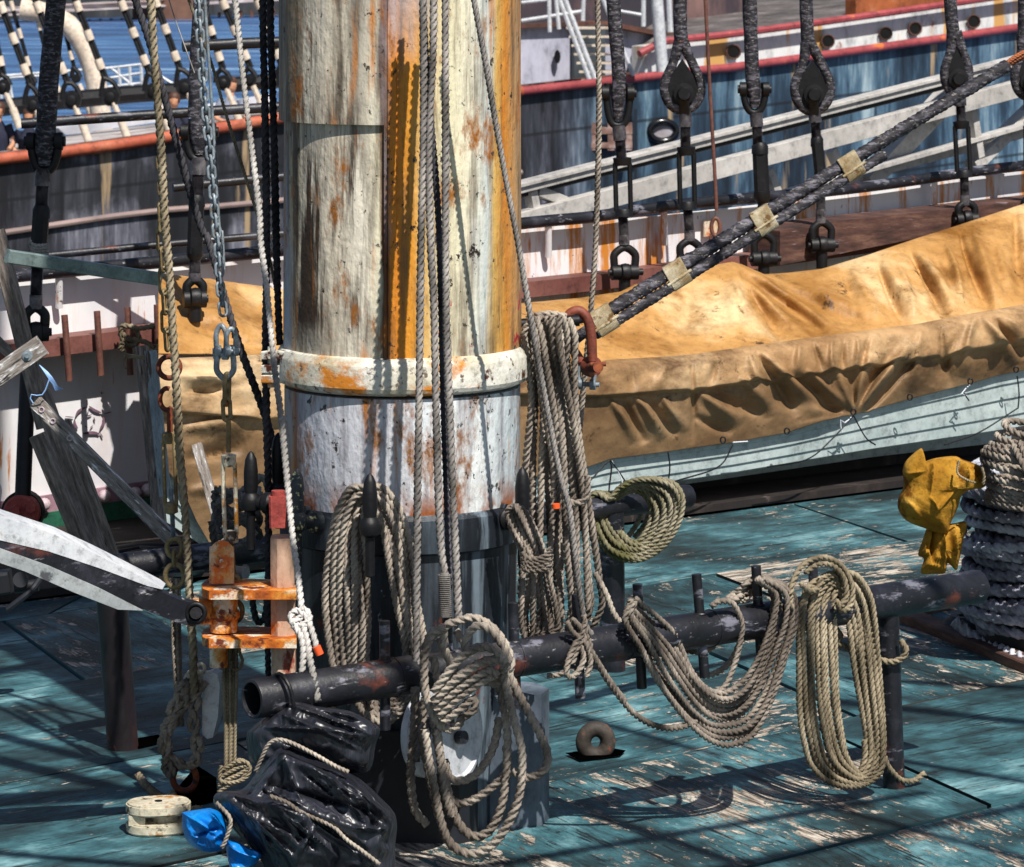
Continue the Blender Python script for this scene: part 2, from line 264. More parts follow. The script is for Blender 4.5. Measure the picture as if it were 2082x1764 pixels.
# --- mast: white paint with orange rust runs, by angle round the mast (object x, metres from the axis)
def mastmat(low):
    m = MT('mast_white_paint' if not low else 'mast_lower_paint', .5); X, Y_, Z = m.xyz()
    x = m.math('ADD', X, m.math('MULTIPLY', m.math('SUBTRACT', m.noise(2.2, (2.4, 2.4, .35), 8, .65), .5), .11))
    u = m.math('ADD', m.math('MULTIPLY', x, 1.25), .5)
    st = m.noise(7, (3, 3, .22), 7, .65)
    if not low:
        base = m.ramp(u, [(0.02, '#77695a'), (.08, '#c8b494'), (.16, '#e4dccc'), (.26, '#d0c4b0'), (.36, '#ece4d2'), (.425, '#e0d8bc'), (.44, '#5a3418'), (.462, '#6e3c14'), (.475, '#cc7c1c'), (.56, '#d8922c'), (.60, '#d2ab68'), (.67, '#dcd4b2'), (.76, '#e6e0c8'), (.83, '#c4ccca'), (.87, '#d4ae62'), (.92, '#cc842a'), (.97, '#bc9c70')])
    else:
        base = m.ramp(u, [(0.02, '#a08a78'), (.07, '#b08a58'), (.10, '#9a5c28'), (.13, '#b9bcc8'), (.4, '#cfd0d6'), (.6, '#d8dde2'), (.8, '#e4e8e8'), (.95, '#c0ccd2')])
    c = m.mix(m.ramp(st, [(.36, .8), (.52, 0.)]), base, '#5c4a3a' if not low else '#7c7680')
    if not low: c, _ = m.patch(c, '#33200f', .475, 1.9, (4, 4, .32), .035, (1, 5, 2), .66, extra=m.math('MULTIPLY', m.ramp(u, [(.04, .6), (.10, 1.), (.34, .95), (.41, 0.)]), m.ramp(m.math('MULTIPLY', Z, .4), [(.57, 0.), (.63, 1.), (.82, 1.), (.95, .6)])))  # brown grime and blotchy rigging shadow, both painted in at the upper left
    c, _ = m.patch(c, '#aeb6c4', .60, 1.5, (2, 2, .4), .06, (7, 1, 4), .5)
    c, _ = m.patch(c, '#c87820', .62 if not low else .64, 3.6, (4, 4, .35), .05, (3, 1, 9), .62)
    c, _ = m.patch(c, '#96580f' if not low else '#8a5a30', .60 if not low else .575, 8, (1, 1, .45), .05, (5, 2, 1.1), .72)
    c, f = m.patch(c, '#28140c', .635, 8, (1, 1, .8), .010, (5, 2, 1), .74)
    c, f2 = m.patch(c, '#4a443c', .635, 30, (1, 1, .8), .015, (2, 2, 2), .7)
    if not low:
        c, _ = m.patch(c, '#a8323a', .62, 12, (1, 1, 1), .01, (6, 4, 0), .5, extra=m.math('MULTIPLY', m.ramp(m.math('MULTIPLY', Z, .5), [(.74, 0.), (.75, 1.), (.81, 1.), (.83, 0.)]), m.ramp(u, [(.62, 0.), (.66, 1.)])))
    else:
        c, f3 = m.patch(c, '#96542a', .50, 8, (1, 1, .6), .05, (6, 4, 0), .6, extra=m.ramp(m.math('MULTIPLY', Z, .5), [(.50, 1.), (.545, 0.)]))
    c = m.mix(.8, c, m.ramp(m.noise(24, (2.2, 2.2, .35), 9, .75, (3, 9, 0)), [(.34, .55), (.46, .93), (.56, 1.)]), 'MULTIPLY')
    h = m.math('ADD', m.math('MULTIPLY', m.noise(38, (1, 1, .6), 5, .55), .45), m.math('MULTIPLY', m.noise(9, (1, 1, .5), 4), .9)); h = m.math('SUBTRACT', h, m.math('MULTIPLY', f, .8)); h = m.math('SUBTRACT', h, m.math('MULTIPLY', f2, .6))
    return m.fin(c, h, 1., .012)
COLL = simple('collar_paint', [(.34, '#b89a60'), (.46, '#cfc6ae'), (.6, '#e4e2d8')], 4, rough=.5, spots=[('#c87c24', .545, 3.0, (1, 1, 1.6)), ('#4a2010', .615, 13, (1, 1, 1)), ('#6a5a4a', .62, 34, (1, 1, 1))], bump=.9)
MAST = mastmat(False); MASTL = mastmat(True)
def mblack():
    m = MT('mast_black_paint', .45); X, Y_, Z = m.xyz(); u = m.math('ADD', m.math('MULTIPLY', X, 1.25), .5)
    c = m.ramp(m.noise(5, (3, 3, .3), 7), [(.35, '#0c0f14'), (.55, '#1c222a'), (.75, '#3c4650')])
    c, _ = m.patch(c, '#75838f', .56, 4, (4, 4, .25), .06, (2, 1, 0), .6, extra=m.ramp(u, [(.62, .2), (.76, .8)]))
    c, f = m.patch(c, '#5e2c18', .66, 7, (1, 1, .8), .02, (2, 9, 0), .65)
    return m.fin(c, m.noise(30, (1, 1, .6), 6), .6, .005)
MBLK = mblack()
def bulwark():
    m = MT('bulwark_white_paint', .5); c = m.ramp(m.noise(1.6, (1, 1, .6), 4), [(.35, '#cfced4'), (.6, '#e4e4e6'), (.8, '#f0efec')])
    X, Y_, Z = m.xyz(); c, _ = m.patch(c, '#c07a2c', .55, 2.6, (2.4, 2.4, .3), .05, (1, 1, 3), .7, extra=m.ramp(m.math('ADD', m.math('MULTIPLY', X, .3), .4), [(.3, .15), (.7, 1.)]))
    c, _ = m.patch(c, '#b8702c', .635, 5, (2, 2, .22), .03, (7, 1, 3), .7)
    c, f = m.patch(c, '#5a2a18', .665, 11, (1, 1, .9), .012, (3, 3, 3), .7)
    return m.fin(c, m.noise(20, (1, 1, 1), 6), .3, .004)
BULW = bulwark()
def hull2():
    m = MT('second_ship_hull_paint', .6); X, Y_, Z = m.xyz(); t = m.math('ADD', m.math('MULTIPLY', X, .055), .5)
    g = m.noise(1.3, (1, 1, .14), 9, .7)
    a = m.ramp(g, [(.40, '#121319'), (.49, '#363842'), (.56, '#666874'), (.66, '#a4a6b0')]); b = m.ramp(g, [(.38, '#0e1a26'), (.48, '#24384a'), (.56, '#4e6a7e'), (.66, '#98acb4')])
    c = m.mix(m.ramp(t, [(.56, 0.), (.62, 1.)]), a, b)
    c, _ = m.patch(c, '#101218', .53, .32, (1, 1, 1.1), .02, (0, 3, 1), .55, extra=m.ramp(t, [(.45, .8), (.5, 0.)]))
    def seam(ax, k, o, wd): return m.math('LESS_THAN', m.math('FRACT', m.math('ADD', m.math('MULTIPLY', ax, k), o)), wd)
    sm = m.math('MAXIMUM', seam(m.math('SUBTRACT', Z, m.math('MULTIPLY', X, .085)), .62, .3, .035), seam(m.math('ADD', X, m.math('MULTIPLY', m.math('FLOOR', m.math('MULTIPLY', Z, .62)), 1.7)), .21, .1, .012)); c = m.mix(m.math('MULTIPLY', sm, .7), c, '#0c0e12')
    c, _ = m.patch(c, '#a08a6c', .64, 1.7, (1.6, 1.6, .12), .03, (3, 1, 7), .6)
    return m.fin(c)
HULL2 = hull2()
HOUSE = simple('deckhouse_paint', [(.3, '#a4a6b8'), (.6, '#bebfd0'), (.8, '#dcdce4')], .6, (1, 1, .5), .6, 0, [('#a07a50', .62, 1.1, (2, 2, .3)), ('#5a3424', .70, 2, (1, 1, 1))], .1)
BAND2 = simple('forecastle_paint', [(.3, '#c8ccd0'), (.6, '#e0e2e2'), (.8, '#eeeeea')], .6, (1, 1, .5), .6, 0, [('#c89a5c', .57, .9, (1.6, 1.6, .2)), ('#8c4420', .70, 2, (1, 1, 1))], .1)
ORWALL = simple('orange_rust_house', [(.3, '#6a3418'), (.6, '#a85c30'), (.8, '#b8947c')], .8, rough=.8, bump=.1)
PIN2 = simple('striped_white', [(.3, '#c8b4a0'), (.7, '#e8dccc')], 3, rough=.7)
def watermat():
    m = MT('harbour_water', .25); c = m.ramp(m.noise(.12, (.25, 1.0, 1), 9, .75), [(.38, '#0d2448'), (.48, '#1f4c86'), (.56, '#4374a8'), (.66, '#b4cadf')])  # palest ramp stop paints glitter streaks into the water colour
    return m.fin(c, m.noise(.5, (.4, 1, 1), 6), 1., .5)
WATER = watermat()
def canvasmat(name, ramp, dirt, th):
    m = MT(name, .55, spec=.35); X, Y_, Z = m.xyz()
    c = m.ramp(m.noise(1.3, (1, 1, 1.4), 6), ramp)
    c, _ = m.patch(c, dirt, th, 2.2, (1, 1, 2.2), .10, (4, 0, 1), .68)
    c = m.mix(.6, c, m.ramp(m.noise(14, (1, 1, 1.6), 8, .8, (8, 0, 1)), [(.36, .45), (.5, .9), (.6, 1.)]), 'MULTIPLY')
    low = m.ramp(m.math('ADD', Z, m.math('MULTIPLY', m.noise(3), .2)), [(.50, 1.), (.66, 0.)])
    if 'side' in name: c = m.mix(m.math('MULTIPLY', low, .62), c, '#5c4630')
    c, _ = m.patch(c, '#4a3420', .625, 7, (1, 1, 1), .03, (1, 4, 1), .78)
    return m.fin(c, m.math('ADD', m.math('MULTIPLY', m.noise(7, (1.6, 1, .8), 5), .8), m.math('MULTIPLY', m.noise(260, detail=2), .05)), .6, .022)
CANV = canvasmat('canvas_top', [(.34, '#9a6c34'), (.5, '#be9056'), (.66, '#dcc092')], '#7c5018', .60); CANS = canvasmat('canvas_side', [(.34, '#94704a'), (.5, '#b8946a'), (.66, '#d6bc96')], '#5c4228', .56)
def bagmat():
    m = MT('black_plastic', .38, spec=.7); c = m.ramp(m.noise(5), [(.3, '#12131a'), (.7, '#2c2e38')])
    def rid(sc_, rz, off):
        n = m.noise(sc_, (1, 1, .35), 3, .5, off, .4, 0); mp = n.node.inputs['Vector'].links[0].from_node; mp.inputs['Rotation'].default_value = (0, rz, 0); return m.math('ABSOLUTE', m.math('SUBTRACT', n, .5))
    h = m.math('ADD', m.math('MULTIPLY', rid(9, .9, (1, 2, 3)), -2.2), m.math('ADD', m.math('MULTIPLY', rid(13, .5, (4, 2, 3)), -.6), m.math('MULTIPLY', rid(5, -1.0, (7, 2, 3)), -2.2)))
    return m.fin(c, h, .8, .03)
BAG = bagmat()
STR = dict(kind='structure')
# ================================================================= SETTING
XM, YM = -.345, 11.0
b = MB(); b.box((0, 12.5, -.06), (16, 16, .06)); b.build('deck', simple('deck_seams', [(.3, '#07090a'), (.7, '#14181a')], 3), **STR)
def deck_panels():
    me = bpy.data.meshes.new('deck_boards'); V = []; Fc = []; UV = []; WR = []
    ud = np.array([.743, .669]); vd = np.array([.375, -.927]); o = np.array([.693-.61, 13.69])          # sheets laid slightly askew, as in the picture
    # boundaries in (u, v) coordinates through a seam corner
    A = np.array([ud, vd]).T; inv = np.linalg.inv(A); rows = []
    c0 = np.array(G(1435, 1325)[:2]); ulen, vlen = 2.3, 1.25; idx = 0
    for j in range(-9, 9):
        for i in range(-5, 6):
            sh = (.0, .9, .35)[j % 3]
            u0 = (i+sh)*ulen; v0 = j*vlen; g = .010
            turn = ((i*7+j*5) % 3 == 0)
            P4 = [c0+ud*(u0+g)+vd*(v0+g), c0+ud*(u0+ulen-g)+vd*(v0+g), c0+ud*(u0+ulen-g)+vd*(v0+vlen-g), c0+ud*(u0+g)+vd*(v0+vlen-g)]
            zc = rnd.uniform(-.003, .004)
            zs = [rnd.uniform(-.002, .002) for _ in range(4)]
            # the sheets end along the dark waterway
            if min(p[1]-.77*p[0] for p in P4) > 16.15 or max(p[1] for p in P4) < 8: continue
            k = len(V)
            if max(p[1]-.77*p[0] for p in P4) > 16.15:                      # trimmed at the edge
                P4 = [p if p[1]-.77*p[0] <= 16.15 else p-vd*0+np.array([.61, -.79])*((p[1]-.77*p[0]-16.15)/1.26) for p in P4]
            for zz in (0, -.018):
                for p, z_ in zip(P4, zs): V.append((p[0], p[1], zc+z_+zz))
            far = sum(p[1] for p in P4)/4; wr = rnd.uniform(-.03, .04)+(.055 if 12.6 < far < 16 and P4[0][0] > -.2 else -.005); WR += [wr]*5; Fc.append((k+3, k+2, k+1, k)); ox, oy = rnd.uniform(0, 50), rnd.uniform(0, 50)
            th = math.atan2(ud[1], ud[0])+rnd.uniform(-.12, .05) if not turn else math.atan2(vd[1], vd[0])+rnd.uniform(-.03, .1)
            def uvp(p): return (ox+p[0]*math.cos(th)+p[1]*math.sin(th), oy-p[0]*math.sin(th)+p[1]*math.cos(th))
            UV += [uvp(P4[n]) for n in (3, 2, 1, 0)]
            for n in range(4):
                a, b_ = n, (n+1) % 4; Fc.append((k+a, k+b_, k+4+b_, k+4+a)); UV += [uvp(P4[a])]*4
    me.from_pydata(V, [], Fc); uv = me.uv_layers.new(name='UVMap'); uv.data.foreach_set('uv', [x for p in UV for x in p]); me.materials.append(DECK); me.update(); at_ = me.attributes.new('wear', 'FLOAT', 'FACE'); at_.data.foreach_set('value', WR)
    o = bpy.data.objects.new('deck_boards', me); C.objects.link(o); o['kind'] = 'structure'
deck_panels()
b = MB(); b.slab([(-5, 16.15-3.85, .01), (8, 16.15+6.16, .01), (8, 30, .01), (-5, 30, .01)][::-1], (0, 0, .035)); b.build('waterway', DARKW, **STR)
b = MB(); b.slab([(-900, 60, -5), (900, 60, -5), (2500, 3000, -5), (-2500, 3000, -5)], (0, 0, -.5)); b.build('water', WATER, **STR)
# dark openings in the deck round the ring bolts
def hole(px, name='deck_opening'):
    b = MB(); b.slab([G(x, y, .009) for x, y in px], (0, 0, -.002)); b.build(name, simple('opening_black', [(.3, '#010101'), (.7, '#030303')], 3, rough=1, spec=0, bump=0), **STR)
hole([(1150, 1531), (1248, 1522), (1272, 1526), (1262, 1535), (1180, 1545)]); hole([(400, 1556), (440, 1582), (442, 1625), (392, 1640), (352, 1612)]); hole([(268, 1503), (322, 1494), (335, 1508), (282, 1520)])
# ================================================================= MAST
mast = thing('mast', 'thick white steel ship mast with orange rust runs and a collar, black at its foot', 'mast', (XM, YM, 0))
def zm(y): return H-(y-HZ)*YM/F
MC = (XM, YM, 0)
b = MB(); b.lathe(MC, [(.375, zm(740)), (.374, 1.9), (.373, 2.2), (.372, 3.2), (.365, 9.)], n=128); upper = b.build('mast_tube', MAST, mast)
b = MB()                                              # lapped plate on the left, ending in a step
def arc(r, a0, a1, z0, z1, n=40, th=.012):
    V = []; 
    for z in (z0, z1):
        for rr in (r, r-th):
            V += [(XM+rr*math.sin(a), YM-rr*math.cos(a), z) for a in np.linspace(a0, a1, n)]
    f = []
    for i in range(n-1): f += [(i, i+1, 2*n+i+1, 2*n+i), (n+i+1, n+i, 3*n+i, 3*n+i+1), (i+1, i, n+i, n+i+1), (2*n+i, 2*n+i+1, 3*n+i+1, 3*n+i)]
    f += [(0, 2*n, 3*n, n), (n-1, 2*n-1, 4*n-1, 3*n-1)]
    return V, f
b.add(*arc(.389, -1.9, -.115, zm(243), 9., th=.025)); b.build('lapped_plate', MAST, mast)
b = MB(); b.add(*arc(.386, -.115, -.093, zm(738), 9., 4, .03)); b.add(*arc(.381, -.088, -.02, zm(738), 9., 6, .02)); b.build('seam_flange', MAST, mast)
b = MB(); b.lathe(MC, [(.370, zm(700)), (.386, zm(704)), (.396, zm(716)), (.398, zm(720)), (.398, zm(762)), (.392, zm(770)), (.370, zm(777))], n=96); collar = b.build('collar', COLL, mast, 20)
b = MB(); c = P(566, 745, 10.93)
for y in (722, 750, 770): b.beam(P(540, y, 10.93), P(592, y, 10.88), .05, .026)
b.cyl(P(552, 706, 10.93), P(552, 788, 10.93), .012); b.build('collar_hinge', COLL, collar)
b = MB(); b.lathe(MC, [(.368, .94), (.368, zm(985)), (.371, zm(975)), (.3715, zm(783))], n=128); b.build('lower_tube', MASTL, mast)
b = MB(); b.lathe(MC, [(.366, zm(1092)), (.385, zm(1086)), (.388, zm(1050)), (.384, zm(1022)), (.368, zm(1012))], n=96); band = b.build('pin_band', MBLK, mast)
b = MB(); b.lathe(MC, [(.33, 0), (.33, .12), (.355, .4), (.362, zm(1090))], n=96); b.build('mast_foot', MBLK, mast)
b = MB()
for k in range(10): a = k*.63-1.5; b.cyl((XM+.36*math.sin(a), YM-.36*math.cos(a), zm(1000+12)), (XM+.385*math.sin(a), YM-.385*math.cos(a), zm(1012)), .012, 8)
b.build('rivet', MBLK, band)
# belaying pins standing in brackets on the band
def bpin(x, y0, y1, ym, Y, m, label, ax=None, arm=None):
    t = thing('belaying_pin', label, 'belaying pin', P(x, y1, Y), 'belaying pins round the mast band'); k = F/Y; z0 = P(x, y1, Y)[2]; hd = (y1-ym)/k; ht = (y1-y0)/k
    b = MB(); b.lathe(P(x, y1, Y), [(.010, 0), (.014, .004), (.0145, hd-.03), (.017, hd+.02), (.0225, hd+.05), (.0225, ht*.8), (.018, ht*.92), (.010, ht*.975), (.002, ht)], n=16); b.build('pin', m, t)
    b = MB(); b.lathe(P(x, y1, Y), [(.012, hd-.032), (.028, hd-.022), (.033, hd), (.028, hd+.022), (.014, hd+.034)], n=20)
    if arm:
        a = np.array(P(x, ym, Y)); e = np.array(arm); b.cyl(a, e, .021, 14); b.lathe(a+(e-a)*.75, [(.02, -.02), (.033, -.01), (.035, .01), (.02, .03)], ax=e-a)
    b.build('bracket', m, t)
def band_pt(x, y=1055):
    X = (x-CX)/F*10.8-XM; a = math.asin(max(-.99, min(.99, X/.385))); return (XM+.37*math.sin(a), YM-.37*math.cos(a), P(x, y, 10.8)[2])
bpin(752, 963, 1174, 1072, 10.40, BLACK, 'black pin at the middle of the mast carrying the big grey rope coil', arm=band_pt(757))
bpin(604, 953, 1156, 1062, 10.66, SPECK, 'pin speckled with flaking yellow paint at the left front of the mast', arm=band_pt(650))
bpin(510, 918, 1120, 1022, 10.98, BLACK, 'leftmost black pin held out on an arm from the red clamp', arm=P(556, 1024, 10.95))
bpin(566, 880, 1075, 1000, 11.12, BLACK, 'black pin half hidden behind the ropes above the red clamp', arm=P(575, 1010, 11.05))
bpin(1062, 950, 1152, 1060, 10.72, BLACK, 'blunt dark grey pin at the right edge of the mast beside the hanging ropes', arm=band_pt(1030))
b = MB(); b.beam(P(567, 1072, 10.88), P(565, 1008, 10.88), .055, .05, (0, 1, 0)); b.cyl(P(566, 1008, 10.88), P(566, 998, 10.88), .022); b.build('red_clamp', REDP, None, label='chipped red iron clamp between pins at the left of the mast', cat='clamp')
# ================================================================= GOOSENECK BRACKET (rusted orange)
t = thing('boom_bracket', 'rusted orange and cream steel bracket with two shelves left of the mast foot', 'bracket', P(575, 1365, 10.66))
YB = 10.66
b = MB(); b.beam(P(577, 1368, YB), P(575, 1092, YB), .072, .10, (0, 1, 0), bev=.3); b.build('post', CREAM, t)
for y in (1190, 1288):
    b = MB(); pts = [P(x, yy, YY) for x, yy, YY in [(603, y-8, 10.75), (603, y-8+6, 10.56), (425, y+2, 10.56), (412, y-2, 10.60), (410, y-6, 10.68), (425, y-10, 10.78)]]
    z = P(500, y, YB)[2]; pts = [(p[0], p[1], z) for p in pts]; b.slab(pts, (0, 0, -.026)); b.build('shelf', ORN2, t)
b = MB(); b.cyl(P(455, 1208, YB), P(455, 1284, YB), .042, 24); b.lathe(P(455, 1250, YB), [(.046, -.012), (.05, -.004), (.05, .006), (.046, .012)]); b.cyl(P(445, 1310, YB), P(445, 1356, YB), .028, 16); b.build('pivot_barrel', ORN2, t)
b = MB(); b.beam(P(451, 1186, YB), P(451, 1112, YB), .075, .03, (0, 1, 0), bev=.3); b.cyl(P(451, 1125, YB-.016), P(451, 1125, YB+.016), .0375, 24); cap = b.build('pivot_lug', ORNG, t)
b = MB(); b.cyl(P(453, 1146, YB-.03), P(453, 1146, YB), .015, 6); b.build('bolt', ORN2, cap)
b = MB(); b.beam(P(392, 1243, YB), P(432, 1243, YB), .06, .075); b.cyl(P(452, 1243, YB-.05), P(452, 1243, YB+.05), .02); b.build('clevis', ORN2, t)
# boom (black web, white flanges)
t = thing('boom', 'tapering black and white steel boom pointing down right to the orange bracket', 'boom', P(398, 1248, 10.6))
def YS(x, y=0): return 10.2+(x/398.)*.38
web = [(-60, 1076), (0, 1097), (100, 1120), (200, 1153), (300, 1192), (370, 1222), (398, 1228), (413, 1238), (416, 1252), (408, 1268), (390, 1274), (365, 1268), (300, 1243), (200, 1195), (100, 1150), (0, 1117), (-60, 1100)]
b = MB(); b.slab([P(x, y, YS(x)-.03) for x, y in web], (0, .05, 0)); b.build('web', PIPE, t)
tp = [(-60, 1030), (0, 1050), (100, 1083), (180, 1120), (250, 1155), (318, 1190), (330, 1199), (300, 1192), (200, 1155), (100, 1122), (0, 1099), (-60, 1078)]
b = MB(); b.slab([P(x, y, YS(x)-.033) for x, y in tp], (0, .10, 0)); b.build('top_flange', WHITE, t)
bt = [(-60, 1098), (0, 1116), (100, 1152), (200, 1196), (290, 1242), (240, 1240), (150, 1205), (50, 1162), (-60, 1125)]
b = MB(); b.slab([P(x, y, YS(x)-.036) for x, y in bt], (0, .10, 0)); b.build('bottom_flange', simple('shaded_flange_paint', [(.3, '#8a9094'), (.6, '#a8aeb0'), (.8, '#c8cccc')], 5, rough=.5, spots=[('#4a4c50', .62, 9, (1, 1, 1))]), t)  # greyer copy of the white flange paint; its shade is put into the colour
b = MB(); b.cyl(P(398, 1247, YS(398)-.06), P(398, 1247, YS(398)+.06), .018); b.ring(P(398, 1247, YS(398)-.045), .027, .027, .008); b.build('end_bolt', BLACK, t)
# ================================================================= PIN RAILS (pipes)
def pipe_rail(name, label, c, x0, y0, x1, y1, r, hollow=True):
    t = thing(name, label, 'pin rail', P((x0+x1)/2, (y0+y1)/2+300, YL(c, (x0+x1)/2)))
    a = np.array(P(x0, y0, YL(c, x0))); e = np.array(P(x1, y1, YL(c, x1))); zz = (a[2]+e[2])/2; d = e-a; d[2] = 0; d /= np.linalg.norm(d)
    zz = H-.5*((y0-HZ)*YL(c, x0)+(y1-HZ)*YL(c, x1))/F; a[2] = e[2] = zz
    b = MB(); b.lathe(a, [(r*.80, .12), (r*.82, .0005), (r*.86, -.002), (r*.98, 0), (r, .003), (r, np.linalg.norm(e-a)-.012), (r*.97, np.linalg.norm(e-a)-.003), (r*.9, np.linalg.norm(e-a))], ax=d, n=40)
    b.build('pipe', PIPE, t); return t, zz, d
fr, zf, df = pipe_rail('front_pin_rail', 'long black pipe rail with upright stub pins in front of the mast', 10.36, 512, 1422, 1990, 1193, .0555)
def YF(x, y=0): return YL(10.36, x)
def railpin(x, y0, x1, y1, c=10.36, r=.0155, par=fr):
    Y = YL(c, x); p0 = np.array(P(x, y0, Y)); p1 = np.array(P(x1, y1, Y)); b = MB()
    b.tube([p0+(0, 0, 0), p0*.5+p1*.5, p1], r, 16, smooth=False); o = b.build('pin', PIPE, par)
    b = MB(); b.ring((p0[0]*.5+p1[0]*.5, Y, zf+.052), r*1.15, r*1.15, .004, (1, 0, 0), (0, 1, 0), 20, 6); b.build('weld', PIPE, o)
for a_ in [(782, 1263, 783, 1484), (909, 1254, 914, 1480), (1043, 1226, 1050, 1440), (1172, 1209, 1180, 1420), (1296, 1188, 1305, 1400), (1416, 1168, 1433, 1377), (1537, 1151, 1548, 1352), (1652, 1133, 1660, 1350)]: railpin(*a_)
for a_ in [(800, 1370), (1045, 1334), (1268, 1300), (1445, 1270)]:
    b = MB(); c_ = np.array(P(a_[0], a_[1], YF(a_[0]))); c_[2] = zf; u = np.cross(df, (0, 0, 1)); b.ring(c_, .0555, .0555, .0028, u, (0, 0, 1), 48, 6); b.build('weld_bead', PIPE, fr)
b = MB(); b.cyl(P(1805, 1236, YF(1805)), tuple(G(1818, 1602)), .0355, 28); po = b.build('post', PIPE, fr)
b = MB(); b.ring(P(1806, 1240, YF(1805)), .037, .037, .005, (1, 0, 0), (0, 1, 0)); b.build('weld', PIPE, po)
X_, Y_, _ = P(640, 1400, YF(640)); b = MB(); b.cyl((X_, Y_, zf-.04), (X_, Y_, 0), .036, 20); b.build('post', PIPE, fr)
rr_, zr, dr = pipe_rail('rear_pin_rail', 'black pipe rail behind the mast with a mossy rope coil at its right end', 12.83, 215, 1160, 1401, 1006, .045)
b = MB(); b.cyl(P(226, 1195, 11.8), tuple(G(250, 1522)), .053, 28); b.build('post', simple('brown_rust_post', [(.3, '#17151a'), (.55, '#2a2226'), (.75, '#5a3426')], 4, (1, 1, .4), .45, spots=[('#8a4a30', .68, 7, (1, 1, .5))]), rr_, label='leaning post with reddish rust down its length')
b = MB(); b.cyl(P(1243, 1040, YL(12.83, 1243)), tuple(G(1246, 1362)), .048, 28); b.build('post', PIPE, rr_)
# ================================================================= ROPES
def coil_spiral(mb, outer, inner, n, r, Yo, Yi, jit=2.5, lay=None, start=0.):
    o = np.array(sp([(x, 0, y) for x, y in outer+[outer[0]]], 6.)); i_ = np.array(sp([(x, 0, y) for x, y in inner+[inner[0]]], 6.))
    M = 40; o = o[np.linspace(0, len(o)-1, M+1).astype(int)][:-1]; i_ = i_[np.linspace(0, len(i_)-1, M+1).astype(int)][:-1]; pts = []
    for k in range(int(n*M)+1):
        lp = k/M; j = (k+int(start*M)) % M; t = min(1, int(lp)/(max(n-1, 1))+(lp % 1)/max(n, 1)*.6); t = min(1, lp/max(n-.2, 1)); t = (t*1.0)
        p = o[j]*(1-t)+i_[j]*t; Li = int(lp)
        jx = jit*math.sin(Li*2.3+j*.16+n)*.8; jy = jit*math.cos(Li*1.7+j*.2)*.5
        Y = (Yo(p[0]) if callable(Yo) else Yo)*(1-t)+(Yi(p[0]) if callable(Yi) else Yi)*t+.010*math.sin(Li*2.9+j*.31)
        if k % 2 == 0: pts.append(P(p[0]+jx, p[2]+jy, Y))
    mb.rope(pts, r, lay)
def strands(mb, A, B, n, r, Y, jit=3., dY=.02, lay=None):
    m = max(len(A), len(B)); A = np.array(sp([(x, 0, y) for x, y in A], 8.)); B = np.array(sp([(x, 0, y) for x, y in B], 8.)); M = 14
    A = A[np.linspace(0, len(A)-1, M).astype(int)]; B = B[np.linspace(0, len(B)-1, M).astype(int)]
    for k in range(n):
        t = k/(n-1); ph = rnd.random()*6; pts = []; ph2 = rnd.random()*6
        for j in range(M):
            p = A[j]*(1-t)+B[j]*t; yy = Y(p[0], p[2]) if callable(Y) else Y
            pts.append(P(p[0]+jit*math.sin(ph+j*.55), p[2]+jit*.4*math.cos(ph+j*.5), yy+dY*math.sin(ph2+j*.45)+dY*.6*(k % 2)))
        mb.rope(pts, r, lay)
def ropeobj(name, label, cat, mat, lists, r, Y, group=None, lay=None):
    b = MB()
    for L_ in lists: b.rope(W(L_, Y), r, lay)
    kw = dict(label=label, cat=cat)
    if group: kw['group'] = group
    return b.build(name, mat, None, **kw)
def lerpY(y0, Y0, y1, Y1): return lambda x, y: Y0+(Y1-Y0)*(y-y0)/(y1-y0)
# halyards in front of the mast
g3 = 'ropes falling in front of the mast'
YV = lerpY(0, 10.42, 1300, 10.12)
ropeobj('halyard', 'leftmost of the three grey falls in front of the mast, dropping behind the knotted coil', 'rope', RP_GREY, [[(859, -60), (861, 100), (861, 250), (856, 500), (853, 750), (849, 1000), (847, 1200), (846, 1380), (846, 1550)]], .0128, YV, g3)
hb = MB(); hb.rope(W([(883, -60), (880, 120), (872, 300), (876, 500), (882, 620), (887, 850), (895, 1090), (905, 1170)], YV), .0128); hl = hb.build('halyard', RP_GREY, None, label='middle grey fall in front of the mast, whipped with twine just above the rail pin', cat='rope', group=g3)
b = MB(); b.tube(W([(903, 1165), (905, 1210), (906, 1256)], lerpY(0, 10.40, 1300, 10.10)), [.014, .018, .015], 14)
for k in range(22): b.ring(P(903+k*.15, 1170+k*4, 10.115), .0165, .0165, .0022, (1, 0, 0), (0, 1, 0), 16, 5)
b.build('whipping', RP_GREY, hl)
ropeobj('halyard', 'rightmost of the three grey falls in front of the mast', 'rope', RP_GREY, [[(905, -60), (906, 200), (906, 500), (909, 700), (915, 850), (921, 1000), (926, 1110), (932, 1262)]], .0128, YV, g3)
ropeobj('halyard', 'darker grey fall crossing behind the other three in front of the mast', 'rope', RP_DARK, [[(858, -60), (868, 150), (890, 420), (897, 620), (903, 850), (911, 1100), (914, 1200)]], .0115, lerpY(0, 10.47, 1300, 10.2), g3)
ropeobj('halyard', 'slim grey rope slanting down across the right half of the mast', 'rope', RP_GREY, [q('B1', [(1550, -150), (1565, 0), (1640, 400), (1760, 1100), (1880, 1740)])+q('C3', [(230, 350), (290, 700), (400, 1300), (480, 1700)])+q('C5', [(540, 400), (600, 900), (650, 1200), (700, 1290)])], .0105, lerpY(0, 10.45, 1290, 10.45), g3)
ropeobj('halyard', 'pale twisted rope hanging straight down right of the mast past the red shackle', 'rope', RP_TAN, [q('C1', [(640, -200), (645, 0), (655, 800), (640, 1500)])+q('C3', [(722, 100), (700, 400), (688, 560), (665, 800), (640, 1050), (622, 1240), (600, 1500)])], .0108, 11.55, g3)
g4 = 'ropes falling left of the mast'
